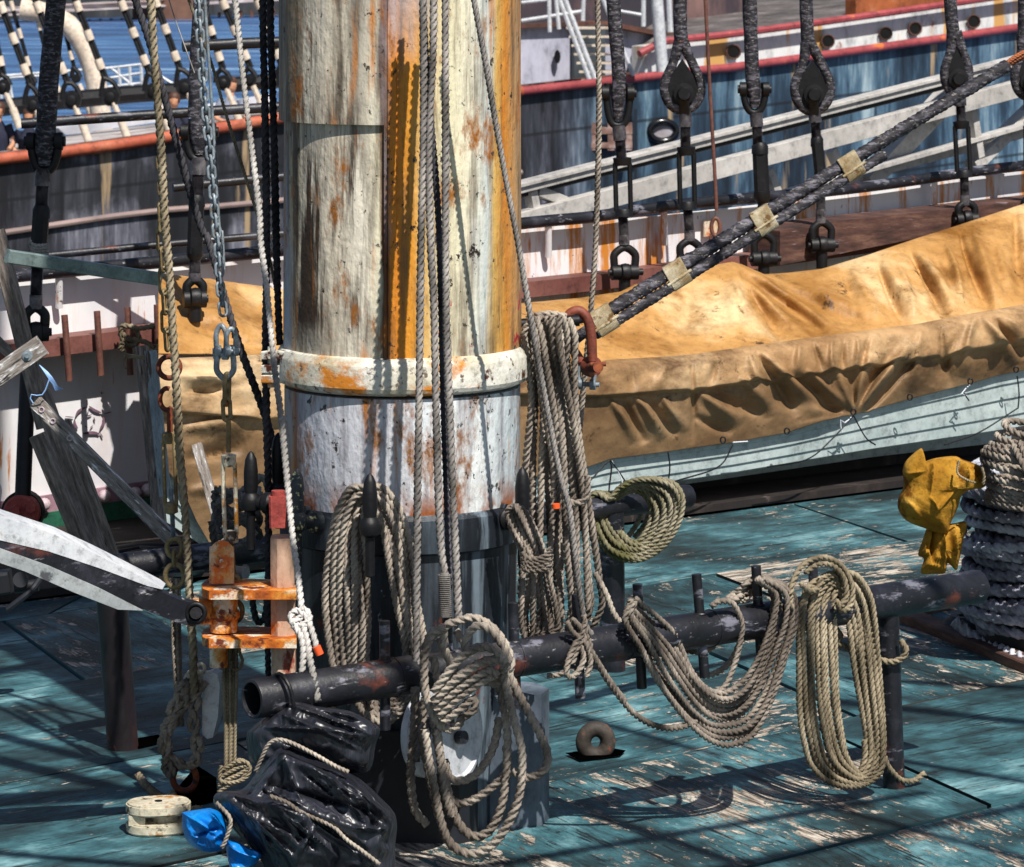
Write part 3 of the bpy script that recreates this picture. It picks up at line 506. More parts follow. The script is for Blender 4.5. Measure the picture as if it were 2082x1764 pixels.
ropeobj('running_rope', 'thick tan rope ending at the braided block on the deck', 'rope', RP_YEL, [[(300, -70)]+q('A1', [(1070, 0), (1100, 500), (1140, 1000), (1160, 1400), (1180, 1700)])+q('A2', [(1200, 400), (1225, 800), (1250, 1200), (1275, 1700)])+q('A3', [(1300, 450), (1325, 800), (1345, 1200), (1370, 1600)])+q('A4', [(1370, 350), (1385, 520)])], .0152, lerpY(0, 11.0, 1400, 11.0), g4)
ropeobj('running_rope', 'dark rope slanting from the upper left to the mast pins', 'rope', RP_DARK, [q('A1', [(940, -100), (960, 0), (1060, 300), (1170, 700), (1250, 1000), (1360, 1400), (1440, 1650)])+q('A2', [(1480, 200), (1640, 760), (1720, 1000), (1850, 1350), (1930, 1600)])+[(560, 930)]], .0142, 11.25, g4)
ropeobj('running_rope', 'white rope slanting down to a knot with an orange whipped end left of the mast', 'rope', RP_WHITE, [q('A1', [(1655, -150), (1670, 0), (1720, 500), (1780, 1000), (1840, 1500)])+q('A2', [(1850, 200), (1890, 500), (1920, 800), (1950, 1100), (1990, 1400), (2020, 1700)])+q('B3', [(345, 300), (375, 600), (410, 850), (440, 1120)]),
    q('B3', [(440, 1100), (480, 1130), (490, 1180), (430, 1230), (370, 1200), (365, 1140), (420, 1120), (480, 1180), (520, 1290), (545, 1380)]), q('B3', [(430, 1160), (385, 1220), (430, 1290), (450, 1400), (440, 1560)]), q('B3', [(440, 1200), (480, 1350), (500, 1480), (530, 1620), (555, 1760)])], .0108, lerpY(0, 10.9, 1420, 9.86), g4)
b = MB(); b.cyl(q('B3', [(543, 1372)])[0] and P(*q('B3', [(543, 1372)])[0], 9.93), P(*q('B3', [(568, 1430)])[0], 9.93), .0115); b.build('rope_end_tape', simple('orange_tape', [(.3, '#d84410'), (.7, '#f0602a')], 5, bump=0), [o for o in allobj if o.name.startswith('running_rope')][-1])
ropeobj('running_rope', 'slim yellowish rope slanting behind the white rope', 'rope', RP_YEL, [q('A1', [(1300, -100), (1340, 0), (1500, 450), (1600, 800), (1740, 1250), (1850, 1600)])+q('A2', [(1900, 260), (1960, 560)])], .0062, 11.5, g4)
ropeobj('running_rope', 'left of the two charcoal ropes beside the mast edge', 'rope', RP_DARK, [[(534, -60), (535, 60), (539, 240), (542, 500), (540, 700), (543, 900), (545, 960), (546, 1155), (546, 1280)]], .0138, 11.1, g4)
ropeobj('running_rope', 'right of the two charcoal ropes, ending at the collar hinge', 'rope', RP_DARK, [[(549, -60), (550, 60), (556, 240), (562, 500), (566, 640), (569, 702)]], .0138, 11.15, g4)
ropeobj('running_rope', 'hairline cord slanting over the water at the upper left', 'cord', RP_WHITE, [q('A1', [(1180, -60), (1240, 130), (1300, 300), (1380, 520)])], .0022, 11.5, g4)
ropeobj('hanging_rope', 'dark bight of rope hanging behind the orange bracket', 'rope', RP_DARK, [q('A3', [(1900, 1170), (1880, 1350), (1830, 1390), (1800, 1300), (1790, 1180)]), q('A3', [(1905, 1000), (1900, 1500), (1905, 1800)])], .012, 11.3)
# coils
gc = 'coils of rope hung on the pins'
b = MB()
strands(b, q('B3', [(880, 240), (800, 235), (720, 330), (660, 520), (625, 800), (612, 1080), (640, 1400)])+q('B4', [(870, 440), (960, 600)]), q('B3', [(900, 330), (880, 420), (880, 560), (885, 760), (905, 1000), (915, 1250)])+q('B4', [(1080, 420), (1120, 600)]), 7, .0128, lerpY(980, 10.50, 1450, 10.52), 2.2)
strands(b, q('B3', [(900, 330), (960, 400), (1010, 520), (1060, 760), (1110, 1050), (1170, 1400)])+q('B4', [(1350, 560)]), q('B3', [(900, 235), (1010, 245), (1100, 350), (1180, 560), (1230, 800), (1260, 1050), (1310, 1350)])+q('B4', [(1480, 560)]), 5, .0128, lerpY(980, 10.50, 1450, 10.52), 2.2)
for k in range(4): b.rope(W(q('B4', [(1000+k*30, 480), (1020+k*30, 590), (1100+k*12, 690-k*30), (1220, 735-k*42), (1340-k*10, 640-k*30), (1430-k*30, 500)]), 10.50+.02*k), .0128)
b.build('rope_coil', RP_TAN, None, label='long grey-tan coil hanging from the middle mast pin down behind the pipe rail', cat='rope coil', group=gc)
b = MB(); Yk = lerpY(1200, 10.05, 1750, 10.0); z4 = lambda l: q('B4', l)
def kr(l, dy=0., r=.0132): b.rope([P(x, y, 9.99+dy) for x, y in z4(l)], r*1.09)
kr([(1650, 60), (1560, 90), (1510, 200), (1495, 360), (1505, 520), (1560, 680), (1650, 780), (1740, 750), (1770, 680)], -.02)
kr([(1640, 200), (1640, 60), (1720, 20), (1850, -10), (1980, 60), (2080, 200), (2110, 340), (2030, 450), (1930, 440)], .0)
kr([(1800, 260), (1790, 150), (1860, 50), (1960, 70), (2050, 180), (2090, 300), (2050, 380)], -.05)
for k, l in enumerate([[(1560, 520), (1650, 400), (1740, 290), (1850, 210), (1960, 200), (2050, 260), (2070, 330)], [(1560, 590), (1680, 460), (1800, 370), (1920, 300), (2040, 290), (2060, 350)], [(1570, 640), (1690, 530), (1830, 430), (1960, 360), (2020, 400)], [(1590, 690), (1710, 580), (1850, 480), (1980, 400)], [(1620, 730), (1750, 640), (1850, 560), (1850, 640), (1780, 690)]]): kr(l, -.075+.008*k)
kr([(2070, 340), (2180, 560), (2300, 780), (2372, 960), (2340, 1080), (2220, 1125), (2120, 1080)], .0)
kr([(2060, 380), (2130, 700), (2190, 950), (2170, 1250), (2070, 1490), (1940, 1630), (1810, 1665), (1680, 1590), (1610, 1420), (1570, 1200), (1530, 1000), (1500, 780)], -.02)
kr([(2020, 420), (2080, 750), (2085, 1000), (2050, 1300), (1970, 1490), (1860, 1545), (1760, 1480), (1690, 1330), (1640, 1100), (1590, 880), (1560, 700)], .02)
kr([(2030, 700), (1990, 900), (1900, 1060), (1790, 1140), (1680, 1130), (1640, 1000)], .05)
kr([(2080, 900), (2080, 1080), (1980, 1190), (1850, 1280), (1740, 1310), (1670, 1260)], .04)
kr([(1430, 480), (1425, 800), (1400, 1100), (1430, 1350), (1520, 1460)], .08)
kr([(1600, 130), (1660, 260), (1730, 400), (1800, 420)], .03); kr([(1560, 260), (1590, 420), (1650, 560)], .03); kr([(1500, 560), (1480, 800), (1530, 1100), (1600, 1400)], .05); kr([(1590, 780), (1610, 1000), (1650, 1250), (1690, 1400)], .0)
kr([(1720, 80), (1790, 190), (1790, 260)], .04)
b.build('rope_coil', RP_TAN, None, label='big loosely knotted pale coil bunched over the middle of the front pipe rail', cat='rope coil', group=gc)
b = MB()
strands(b, q('C3', [(300, 540), (235, 545), (215, 640), (230, 850), (262, 1150), (235, 1600), (215, 2200), (200, 2600), (250, 2820)]), q('C3', [(520, 560), (560, 560), (572, 700), (580, 950), (600, 1250), (645, 1600), (690, 2000), (740, 2400), (765, 2680), (700, 2760)]), 9, .0128, lerpY(640, 10.95, 1300, 11.1), 3, .025)
strands(b, q('C3', [(260, 545), (300, 600), (330, 900), (380, 1300), (420, 1700), (400, 2200), (420, 2700)]), q('C3', [(480, 540), (470, 640), (510, 900), (560, 1250), (600, 1600), (650, 2100), (690, 2640)]), 5, .0128, lerpY(640, 10.90, 1300, 11.04), 4, .025)
b.rope(W(q('C5', [(500, 240), (510, 310), (560, 355), (630, 345), (665, 280), (668, 160)]), 10.9), .0125)
b.rope(W(q('C5', [(720, 850), (800, 1000), (850, 1130), (900, 1200)]), 10.9), .0115)
b.rope(W(q('C3', [(290, 540), (400, 525), (520, 545)]), 10.98), .0128)
co3 = b.build('rope_coil', RP_TAN, None, label='tall thick hank of many ropes hanging right of the mast from collar height', cat='rope coil', group=gc)
b = MB(); p_ = q('C5', [(444, 360), (446, 392), (446, 416)]); b.cyl(P(*p_[0], 10.85), P(*p_[1], 10.85), .0125); b.build('rope_end_tape', simple('orange_tape2', [(.3, '#e04c14'), (.7, '#f06a30')], 5, bump=0), co3)
b = MB(); b.cyl(P(1060, 660, 11.02), P(1178, 652, 11.02), .018); b.build('rope_bar', BLACK, None, label='short black bar under the top of the tall hank beside the mast', cat='bar')
b = MB()
strands(b, q('C5', [(130, 380), (90, 420), (130, 560), (200, 690), (220, 800), (205, 1000), (188, 1180), (215, 1310)]), q('C5', [(150, 370), (210, 400), (290, 540), (350, 680), (385, 820), (440, 1050), (455, 1240), (400, 1290)]), 7, .0098, 10.62, 2, .02)
for k in range(4): b.rope(W(q('C5', [(210, 700+k*34), (230, 740+k*30), (300, 755+k*26), (380, 725+k*30), (412, 690+k*30)]), lambda x, y: 10.55), .0098)
b.build('rope_coil', RP_TAN, None, label='small coil gathered by tight wrapping turns, hung at the right edge of the mast', cat='rope coil', group=gc)
b = MB(); Y5 = YL(12.83, 1280)
coil_spiral(b, q('C5', [(900, 240), (1000, 190), (1150, 180), (1290, 215), (1355, 320), (1335, 490), (1250, 640), (1110, 750), (950, 775), (800, 710), (715, 550), (672, 300), (700, 265), (790, 330)]), q('C5', [(920, 290), (990, 270), (1060, 300), (1110, 370), (1120, 480), (1070, 590), (1010, 640), (940, 590), (870, 480), (800, 360), (770, 300), (790, 275), (830, 300), (870, 330)]), 8.5, .0115, Y5-.12, Y5-.07, 2.5)
b.rope(W(q('C5', [(1060, 360), (1030, 480), (960, 590)]), Y5+.1), .0115); b.rope(W(q('C5', [(1110, 400), (1080, 500), (1000, 600)]), Y5+.12), .0115)
b.build('rope_coil', RP_MOSS, None, label='round mossy green-tinged coil hung over the right end of the rear pipe rail', cat='rope coil', group=gc)
b = MB(); YK6 = lambda x, y: YF(x)-(.085 if y > 1150 else .03)
U = [(1000, -150), (965, -175), (1080, -60), (1230, 60), (1310, 180), (1380, 330), (1480, 470), (1600, 525), (1720, 505), (1850, 360), (1940, 120), (1990, -120), (1960, -250), (1880, -280)]
Lw = [(960, -100), (880, -30), (1000, 90), (1100, 300), (1230, 500), (1380, 680), (1500, 790), (1620, 840), (1740, 830), (1880, 720), (1990, 450), (2090, 150), (2145, -60), (2080, -240), (1930, -290)]
strands(b, q('C8', U), q('C8', Lw), 9, .0108, YK6, 6, .03)
b.rope(W(q('C8', [(1080, 250), (1200, 480), (1350, 690), (1480, 820), (1600, 885), (1700, 890), (1840, 820), (1960, 600), (2060, 300), (2110, 0), (2090, -200)]), YK6), .0108)
strands(b, q('C8', [(1880, -290), (1800, -260), (1700, -170), (1660, -140)]), q('C8', [(1900, -240), (1830, -150), (1760, -130), (1700, -110)]), 5, .0108, lambda x, y: YF(x)+.03, 2)
b.rope(W(q('C8', [(1550, -90), (1600, -125), (1690, -115), (1745, -30), (1765, 60), (1740, 220), (1690, 380), (1640, 480), (1570, 520), (1480, 500)]), lambda x, y: YF(x)-.07), .0108)
strands(b, q('C8', [(1330, 60), (1450, 70), (1560, 40), (1650, 0)]), q('C8', [(1330, 350), (1500, 400), (1680, 300), (1830, 20)]), 3, .0108, lambda x, y: YF(x)+.09, 3)
b.build('rope_coil', RP_TAN, None, label='wide slack coil swagged across three rail pins, sagging almost to the deck', cat='rope coil', group=gc)
b = MB(); YK7 = lambda x, y=0: YF(x)-.085
coil_spiral(b, q('C7', [(700, -330), (600, -300), (520, -180), (485, 0), (485, 350), (492, 700), (560, 1030), (700, 1170), (880, 1195), (1040, 1150), (1095, 930), (1075, 500), (1040, 100), (1010, -150), (930, -300), (820, -370)]),
            q('C7', [(740, -200), (720, -150), (730, -50), (740, 50), (750, 300), (765, 600), (810, 900), (860, 1050), (920, 1090), (960, 950), (930, 700), (880, 400), (850, 150), (830, 0), (800, -120), (770, -190)]), 8.6, .0112, YK7, lambda x: YF(x)-.05, 3.2)
for l in ([(420, -170), (440, -260), (500, -370), (600, -430), (700, -430), (800, -360), (860, -230), (850, -100), (790, -60), (750, -130)], [(530, -330), (620, -390), (720, -380), (800, -290), (820, -160), (780, -90)], [(430, -170), (420, -110), (440, -80)], [(500, -250), (560, -200), (620, -220), (640, -290)]): b.rope(W(q('C7', l), lambda x, y: YF(x)-.11), .0112)
b.rope(W(q('C7', [(1090, 980), (1120, 1050), (1200, 1135), (1290, 1150), (1375, 1095)]), lambda x, y: YF(x)-.03), .0112)
b.rope(W(q('C7', [(1050, 285), (1140, 305), (1220, 275), (1245, 215), (1205, 150)]), lambda x, y: YF(1810)-.045+.0*x), .0112)
b.rope(W(q('C7', [(740, 60), (780, 120), (760, 170), (800, 190), (850, 220)]), lambda x, y: YF(x)+.02), .0112)
b.build('rope_coil', RP_YEL, None, label='neat tall oval coil at the right end of the front rail beside the post', cat='rope coil', group=gc)
b = MB()
for l in ([(520, 1200), (560, 1270), (630, 1330), (690, 1400), (800, 1580), (930, 1760)], [(560, 1180), (620, 1250), (660, 1360), (690, 1480), (660, 1590)], [(650, 1200), (620, 1290), (570, 1380), (530, 1480), (520, 1570), (560, 1590), (610, 1540), (640, 1450), (600, 1330)], [(640, 1150), (660, 1260), (690, 1380)], [(620, 1330), (580, 1420), (560, 1500)]): b.rope(W(q('C5', l), lambda x, y: YF(x)-.085), .0105)
b.rope(W(q('C8', [(700, 250), (800, 420), (900, 560), (1010, 680), (1130, 750), (1240, 775), (1340, 765), (1440, 730)]), lambda x, y: YF(x)-.08), .0105)
b.rope(W(q('C8', [(380, 400), (440, 400), (500, 380), (540, 330)]), 10.7), .0105)
b.build('rope_coil', RP_TAN, None, label='few turns hitched on a rail pin with one line trailing right to the slack coil', cat='rope coil', group=gc)
ropeobj('cable', 'thin black cable looped round the left end of the front pipe rail', 'cable', BLACK, [], .006, 1) if 0 else None
b = MB(); c_ = np.array(P(578, 1410, YF(578))); c_[2] = zf
b.tube([P(556, 1375, YF(570)+.03), P(572, 1372, YF(570)-.045), P(590, 1400, YF(570)-.075), P(598, 1440, YF(570)-.07)], .006, 8)
b.build('cable', BLACK, None, label='thin black cable looped over the open left end of the front pipe rail', cat='cable')
# ================================================================= CHAIN, SHACKLES AND TURNBUCKLES AT THE LEFT
t = thing('chain', 'bright galvanised chain hanging at the upper left down to the shackles', 'chain', P(456, 650, 10.9))
pth = sp(W([(400, -40)]+q('A1', [(1405, 0), (1430, 400), (1460, 800), (1500, 1200), (1530, 1600)])+q('A2', [(1545, 200), (1560, 480), (1575, 640), (1590, 740)]), 10.9), .001)
d = np.r_[0, np.cumsum(np.linalg.norm(np.diff(pth, axis=0), axis=1))]; n = int(d[-1]/.0305)
for k in range(n):
    a = pth[np.searchsorted(d, k*.0305)]; e = pth[min(len(pth)-1, np.searchsorted(d, k*.0305+.0455))]
    b = MB(); b.link(a, e, .024, .0047, (.9, .45, 0) if k % 2 else (-.35, 1, 0)); b.build('link', GALV, t)
b = MB(); b.tube(W(q('A1', [(1450, -60), (1480, 400), (1520, 1000), (1555, 1600)])+q('A2', [(1575, 120), (1590, 400)]), 11.0), .005); b.build('wire_rope', GALV, None, label='grey wire running close behind the bright chain', cat='wire')
def shackle(mb, c, wd, ht, r, side=(1, 0, 0), pin=True, up=(0, 0, 1)):
    c = np.array(c, float); s_ = np.array(side, float); s_ /= np.linalg.norm(s_); u = np.array(up, float)
    pts = [c-s_*wd*.42-u*ht*.5, c-s_*wd*.5-u*ht*.1, c-s_*wd*.46+u*ht*.25, c+u*ht*.5, c+s_*wd*.46+u*ht*.25, c+s_*wd*.5-u*ht*.1, c+s_*wd*.42-u*ht*.5]
    mb.tube(pts, r, 10, ds=.006)
    for k in (-1, 1): mb.lathe(c+s_*wd*.42*k-u*ht*.5, [(r*1.2, -r*1.1), (r*1.9, -r), (r*1.9, r), (r*1.2, r*1.1)], ax=s_, n=14)
    if pin: mb.cyl(c-s_*wd*.75-u*ht*.5, c+s_*wd*.85-u*ht*.5, r*.85, 10)
def turnbuckle(mb, x, y0, y1, hw, Y, x1=None):
    k = F/Y; h = hw/k; x1 = x if x1 is None else x1
    a = np.array(P(x, y0, Y)); e = np.array(P(x1, y1, Y)); t_ = (e-a); L = np.linalg.norm(t_); t_ /= L
    for s_ in (0, 1): mb.lathe(a if not s_ else e, [(h*.55, 0), (h*1., .004), (h*.95, L*.09), (h*.8, L*.14)], ax=t_ if not s_ else -t_, n=20)
    for s_ in (-1, 1): mb.beam(a+t_*L*.1+np.array([s_*h*.78, 0, 0]), e-t_*L*.1+np.array([s_*h*.78, 0, 0]), h*.52, h*.8, (0, 1, 0), bev=.3)
def thread(mb, a, e, r):
    a = np.array(a, float); e = np.array(e, float); L = np.linalg.norm(e-a); n = int(L/.004); p = a+(e-a)*np.linspace(0, 1, n*2)[:, None]
    mb.sweep(p, r*(1+.12*np.cos(np.arange(n*2)*math.pi)), np.ones(10))
# right tackle
t = thing('lashing_screw', 'galvanised shackles and pale brown turnbuckle hanging below the bright chain', 'turnbuckle', P(465, 1617, 10.75)); Y0 = 10.75
b = MB(); shackle(b, P(*q('A2', [(1570, 900)])[0], Y0), .033, .09, .0085, (1, -.3, 0)); shackle(b, P(*q('A2', [(1640, 900)])[0], Y0-.03), .03, .07, .008, (1, .4, 0)); shackle(b, P(*q('A2', [(1598, 1075)])[0], Y0), .052, .085, .0095, (1, .1, 0), up=(0, 0, -1)); b.build('shackle', GALV, t)
b = MB(); b.link(P(*q('A2', [(1612, 1140)])[0], Y0), P(*q('A2', [(1608, 1360)])[0], Y0), .025, .0075, (.5, 1, 0)); b.link(P(*q('A2', [(1605, 1320)])[0], Y0), P(*q('A2', [(1612, 1470)])[0], Y0), .022, .007, (1, .3, 0)); b.build('link', BRONZE, t)
b = MB(); thread(b, P(*q('A2', [(1622, 1460)])[0], Y0), P(*q('A2', [(1622, 1700)])[0], Y0), .0075); b.build('screw', BRONZE, t); b = MB(); thread(b, P(*q('A3', [(1640, 820)])[0], Y0), P(*q('A3', [(1660, 1050)])[0], Y0), .0075); b.build('screw', BRONZE, t)
b = MB(); x0, y0 = q('A3', [(1622, 195)])[0]; x1, y1 = q('A3', [(1640, 830)])[0]; turnbuckle(b, x0, y0, y1, 15.5, Y0, x1); b.build('body', WHITB, t)
b = MB(); b.ring(P(*q('A3', [(1650, 1130)])[0], Y0), .026, .03, .0085); b.link(P(*q('A3', [(1645, 1140)])[0], Y0-.005), P(*q('A3', [(1650, 1260)])[0], Y0-.005), .018, .006, (.3, 1, 0)); b.ring(P(*q('A3', [(1650, 1310)])[0], Y0), .030, .034, .0085); b.build('eye', BRONZE, t)
b = MB()
for k in range(5): b.rope(W([q('A3', [(1610+k*16, 1320)])[0]]+q('A4', [(1590+k*22, 400), (1600+k*17, 800), (1600+k*16, 1120)]), Y0-.01+.006*(k % 2)), .0062)
for k in range(4): b.rope(W(q('A4', [(1550, 1230-k*50+k*0), (1620, 1180-k*45), (1700, 1150-k*50), (1765, 1060-k*10)]), Y0-.03), .0072)
b.rope(W(q('A4', [(1680, 1020), (1740, 1010), (1775, 1060), (1740, 1130), (1640, 1160), (1560, 1140), (1570, 1040)]), Y0-.035), .0072); b.rope(W(q('A4', [(1700, 100), (1700, 230), (1720, 290), (1700, 350), (1650, 350), (1640, 290)]), Y0-.025), .0062)
b.build('lashing', RP_YEL, t)
# left tackle
t = thing('lashing_screw', 'rusty brown turnbuckle and links hanging close behind the thick tan rope', 'turnbuckle', P(345, 1300, 11.1)); Y0 = 11.1
b = MB(); ys = q('A2', [(1140, -60), (1145, 120), (1150, 260), (1160, 400), (1165, 560), (1175, 700), (1180, 830), (1190, 960)])
for i in range(len(ys)-1): b.link(P(ys[i][0], ys[i][1]-4, Y0), P(ys[i+1][0], ys[i+1][1]+5, Y0), .026, .0055, (1, .2, 0) if i % 2 else (.4, 1, 0))
for i in range(7): b.link(P(325+i*1.3, 290+i*26, Y0), P(326.5+i*1.3, 322+i*26, Y0), .022, .005, (1, .2, 0) if i % 2 else (.4, 1, 0))
b.build('chain_links', BRONZE, t)
b = MB(); b.ring(P(*q('A2', [(1200, 1095)])[0], Y0), .034, .034, .009); b.ring(P(*q('A2', [(1185, 1320)])[0], Y0), .022, .034, .008, a0=1.2, a1=5.4); b.cyl(P(*q('A2', [(1205, 1380)])[0], Y0), P(*q('A2', [(1205, 1560)])[0], Y0), .0095); b.build('eye', RUST, t)
b = MB(); x0, y0 = q('A3', [(1195, 40)])[0]; x1, y1 = q('A3', [(1215, 620)])[0]; turnbuckle(b, x0, y0, y1, 14.5, Y0, x1); b.build('body', BRONZE, t)
b = MB(); thread(b, P(*q('A3', [(1215, 440)])[0], Y0), P(*q('A3', [(1230, 800)])[0], Y0), .0078); b.build('screw', GALV, t)
b = MB(); b.ring(P(*q('A3', [(1238, 860)])[0], Y0), .024, .03, .0085); b.link(P(*q('A3', [(1238, 880)])[0], Y0), P(*q('A3', [(1240, 990)])[0], Y0), .018, .0065, (.3, 1, 0)); b.ring(P(*q('A3', [(1240, 1060)])[0], Y0), .030, .036, .0085); b.build('link', BRONZE, t)
b = MB()
for k in range(4): b.rope(W(q('A3', [(1210+k*20, 1080), (1220+k*18, 1280), (1225+k*17, 1500)])+q('A4', [(1245+k*13, 500), (1265+k*10, 760)]), Y0+.01*(k % 2)), .0062)
b.build('lashing', RP_TAN, t)
# braided strop, block, ring bolt
t = thing('strop_block', 'white cheeked block in a braided rope strop above an iron deck ring', 'block', P(380, 1610, 11.05)); Y0 = 11.05
b = MB(); pl = q('A4', [(1435, 480), (1450, 390), (1500, 370), (1545, 395), (1560, 480), (1545, 700), (1510, 840), (1470, 850), (1435, 820)]); b.slab([P(x, y, Y0) for x, y in pl], (.01, .06, 0)); b.build('cheek', WHITE, t)
b = MB(); pl = q('A4', [(1300, 420), (1330, 375), (1480, 380), (1485, 440), (1420, 500), (1310, 500)]); b.slab([P(x, y, Y0+.03) for x, y in pl], (.0, .04, 0)); b.ring(P(*q('A4', [(1425, 350)])[0], Y0+.02), .012, .014, .006); b.build('cheek', WHITB, t)
b = MB()
for off in (-1, 1):
    for l in ([(1400, 440), (1330, 560), (1240, 700), (1170, 820), (1190, 960), (1260, 1010), (1300, 1040), (1380, 1020), (1400, 900), (1370, 700), (1400, 520), (1440, 440)], [(1330, 430), (1260, 560), (1190, 760), (1170, 900), (1200, 1080), (1250, 1120)]):
        p = sp(W(q('A4', l), Y0-.02), .004); n = len(p); s_ = np.arange(n)*.004*2*np.pi/.13+(0 if off > 0 else np.pi)
        p = p+np.stack([np.sin(s_)*.013, np.cos(2*s_)*.008*off, np.cos(s_)*.0], 1); b.rope(p[::4], .0125, .09)
b.build('braided_strop', RP_TAN, t)
b = MB(); b.ring(P(375, 1582, 11.1), .037, .042, .0105); b.build('ring', RUST, t)
b = MB()
b.rope([G(281, 1577, .03), G(300, 1600, .02), G(330, 1622, .02), G(355, 1637, .02), G(385, 1645, .02), G(412, 1645, .02)], .0135); b.rope([G(350, 1614, .03), G(356, 1628, .05), G(362, 1648, .02)], .0125); b.build('rope_tail', RP_YEL, None, label='short piece of tan rope lying on the deck above the white block', cat='rope')
# white wooden block on the deck
cx, cy, _ = G(318, 1702); t = thing('deck_block', 'worn white wooden pulley block lying flat on the deck beside the blue bag', 'block', (cx, cy, 0))
def stadium(L, wd, z, n=14):
    p = [(L/2-wd/2+math.cos(a)*wd/2, math.sin(a)*wd/2, z) for a in np.linspace(-np.pi/2, np.pi/2, n)]+[(-L/2+wd/2+math.cos(a)*wd/2, math.sin(a)*wd/2, z) for a in np.linspace(np.pi/2, 1.5*np.pi, n)]
    return [(cx+x*.97-y*.25, cy+y*.97+x*.25+.06, z) for x, y, z in p]
for z in (.004, .062): b = MB(); b.slab(stadium(.19, .145, z), (0, 0, .006)); b.slab(stadium(.20, .155, z+.006), (0, 0, .022)); b.slab(stadium(.19, .145, z+.028), (0, 0, .005)); b.build('cheek', WHITB, t)
b = MB(); b.box((cx-.06, cy+.05, .048), (.05, .1, .03)); b.cyl((cx+.02, cy+.06, .03), (cx+.02, cy+.06, .0665), .04); b.build('sheave', WHITB, t)
b = MB(); b.cyl((cx+.0, cy+.06, .09), (cx+.0, cy+.06, .0968), .012); b.build('axle', BLACK, t)
# pad eye ring
b = MB(); xx, yy, _ = G(1211, 1538); b.ring((xx, yy, .048), .042, .044, .0265, (.98, .1, 0), (0, 0, 1), 48, 18); b.build('ring_bolt', simple('ring_iron', [(.3, '#1c1a1c'), (.5, '#3c342e'), (.75, '#6e6254')], 9, rough=.7, spots=[('#a8401c', .58, 9, (1, 1, 1))], bump=.8), None, label='fat rusty iron ring standing in a slot in the teal deck', cat='ring bolt')
# ================================================================= BAGS
def blob(mb, outline, cen, Y0, dep, amp=.012, rows=46, seed=0, creases=(), fs=9.):
    o = np.array(sp([(x, 0, y) for x, y in outline+[outline[0]]], 3.)); M = 170; o = o[np.linspace(0, len(o)-1, M+1).astype(int)][:-1]
    V = []; f = []
    for side in (-1, 1):
        for j in range(rows+1):
            rho = math.sin((j/rows)*math.pi/2)
            for k in range(M):
                x = cen[0]+(o[k][0]-cen[0])*rho; y = cen[1]+(o[k][2]-cen[1])*rho; d = math.sqrt(max(0, 1-rho*rho))**.75*dep
                Y = Y0+side*d; p = Vector(P(x, y, Y)); s_ = p*fs+Vector((seed, seed*.7, 0))
                a = mnoise.noise(s_); r1 = 1-abs(a)*2.2; a2 = mnoise.noise(s_*2.3); r2 = 1-abs(a2)*2.2
                s3 = Vector((p.x*fs*.5+p.z*fs*.9+seed, p.y*fs*.5, p.z*fs*.35-p.x*fs*.25)); dd = amp*(r1*.8+.25*r2+1.1*(1-abs(mnoise.noise(s3*1.8))*2.4))
                if side < 0:
                    for (xa, ya, xb, yb, wd, am) in creases:
                        t_ = ((x-xa)*(xb-xa)+(y-ya)*(yb-ya))/((xb-xa)**2+(yb-ya)**2)
                        if -.1 < t_ < 1.1:
                            px, py = xa+(xb-xa)*t_, ya+(yb-ya)*t_; e = ((x-px)**2+(y-py)**2)/(wd*wd)
                            if e < 9: dd += am*math.exp(-e)*math.sin(max(0, min(1, t_*.9+.1))*math.pi)
                edge = min(1, (1-rho)*6) if j < rows else 0
                V.append((p.x+dd*.25*edge, p.y+side*dd*edge, p.z+dd*.3*edge))
    n = (rows+1)*M
    for j in range(rows):
        for k in range(M):
            a, c_ = j*M+k, j*M+(k+1) % M; f += [(a, a+M, c_+M, c_), (n+a, n+c_, n+c_+M, n+a+M)]
    for k in range(M): a, c_ = rows*M+k, rows*M+(k+1) % M; f.append((a, n+a, n+c_, c_))
    mb.add(V, f)
t = thing('plastic_bag', 'shiny black plastic wrapping tied with cord, bundled under the left end of the front rail', 'bag', P(640, 1800, 9.9))
b = MB(); blob(b, q('B4', [(240, 800), (330, 720), (470, 620), (560, 570), (750, 620), (960, 650), (1080, 710), (1180, 775), (1150, 900), (1110, 1070), (960, 1090), (760, 1050), (600, 1000), (450, 960), (330, 1040), (260, 1000), (235, 880)]), q('B4', [(680, 820)])[0], 9.90, .14, .020, 44, 3,
     [(605, 1430, 765, 1475, 3, .03), (600, 1440, 760, 1500, 3, .03), (570, 1455, 740, 1530, 4, .025), (530, 1480, 690, 1490, 4, .03), (560, 1500, 700, 1560, 4, -.02)]); b.build('upper_wrap', BAG, t, 80)
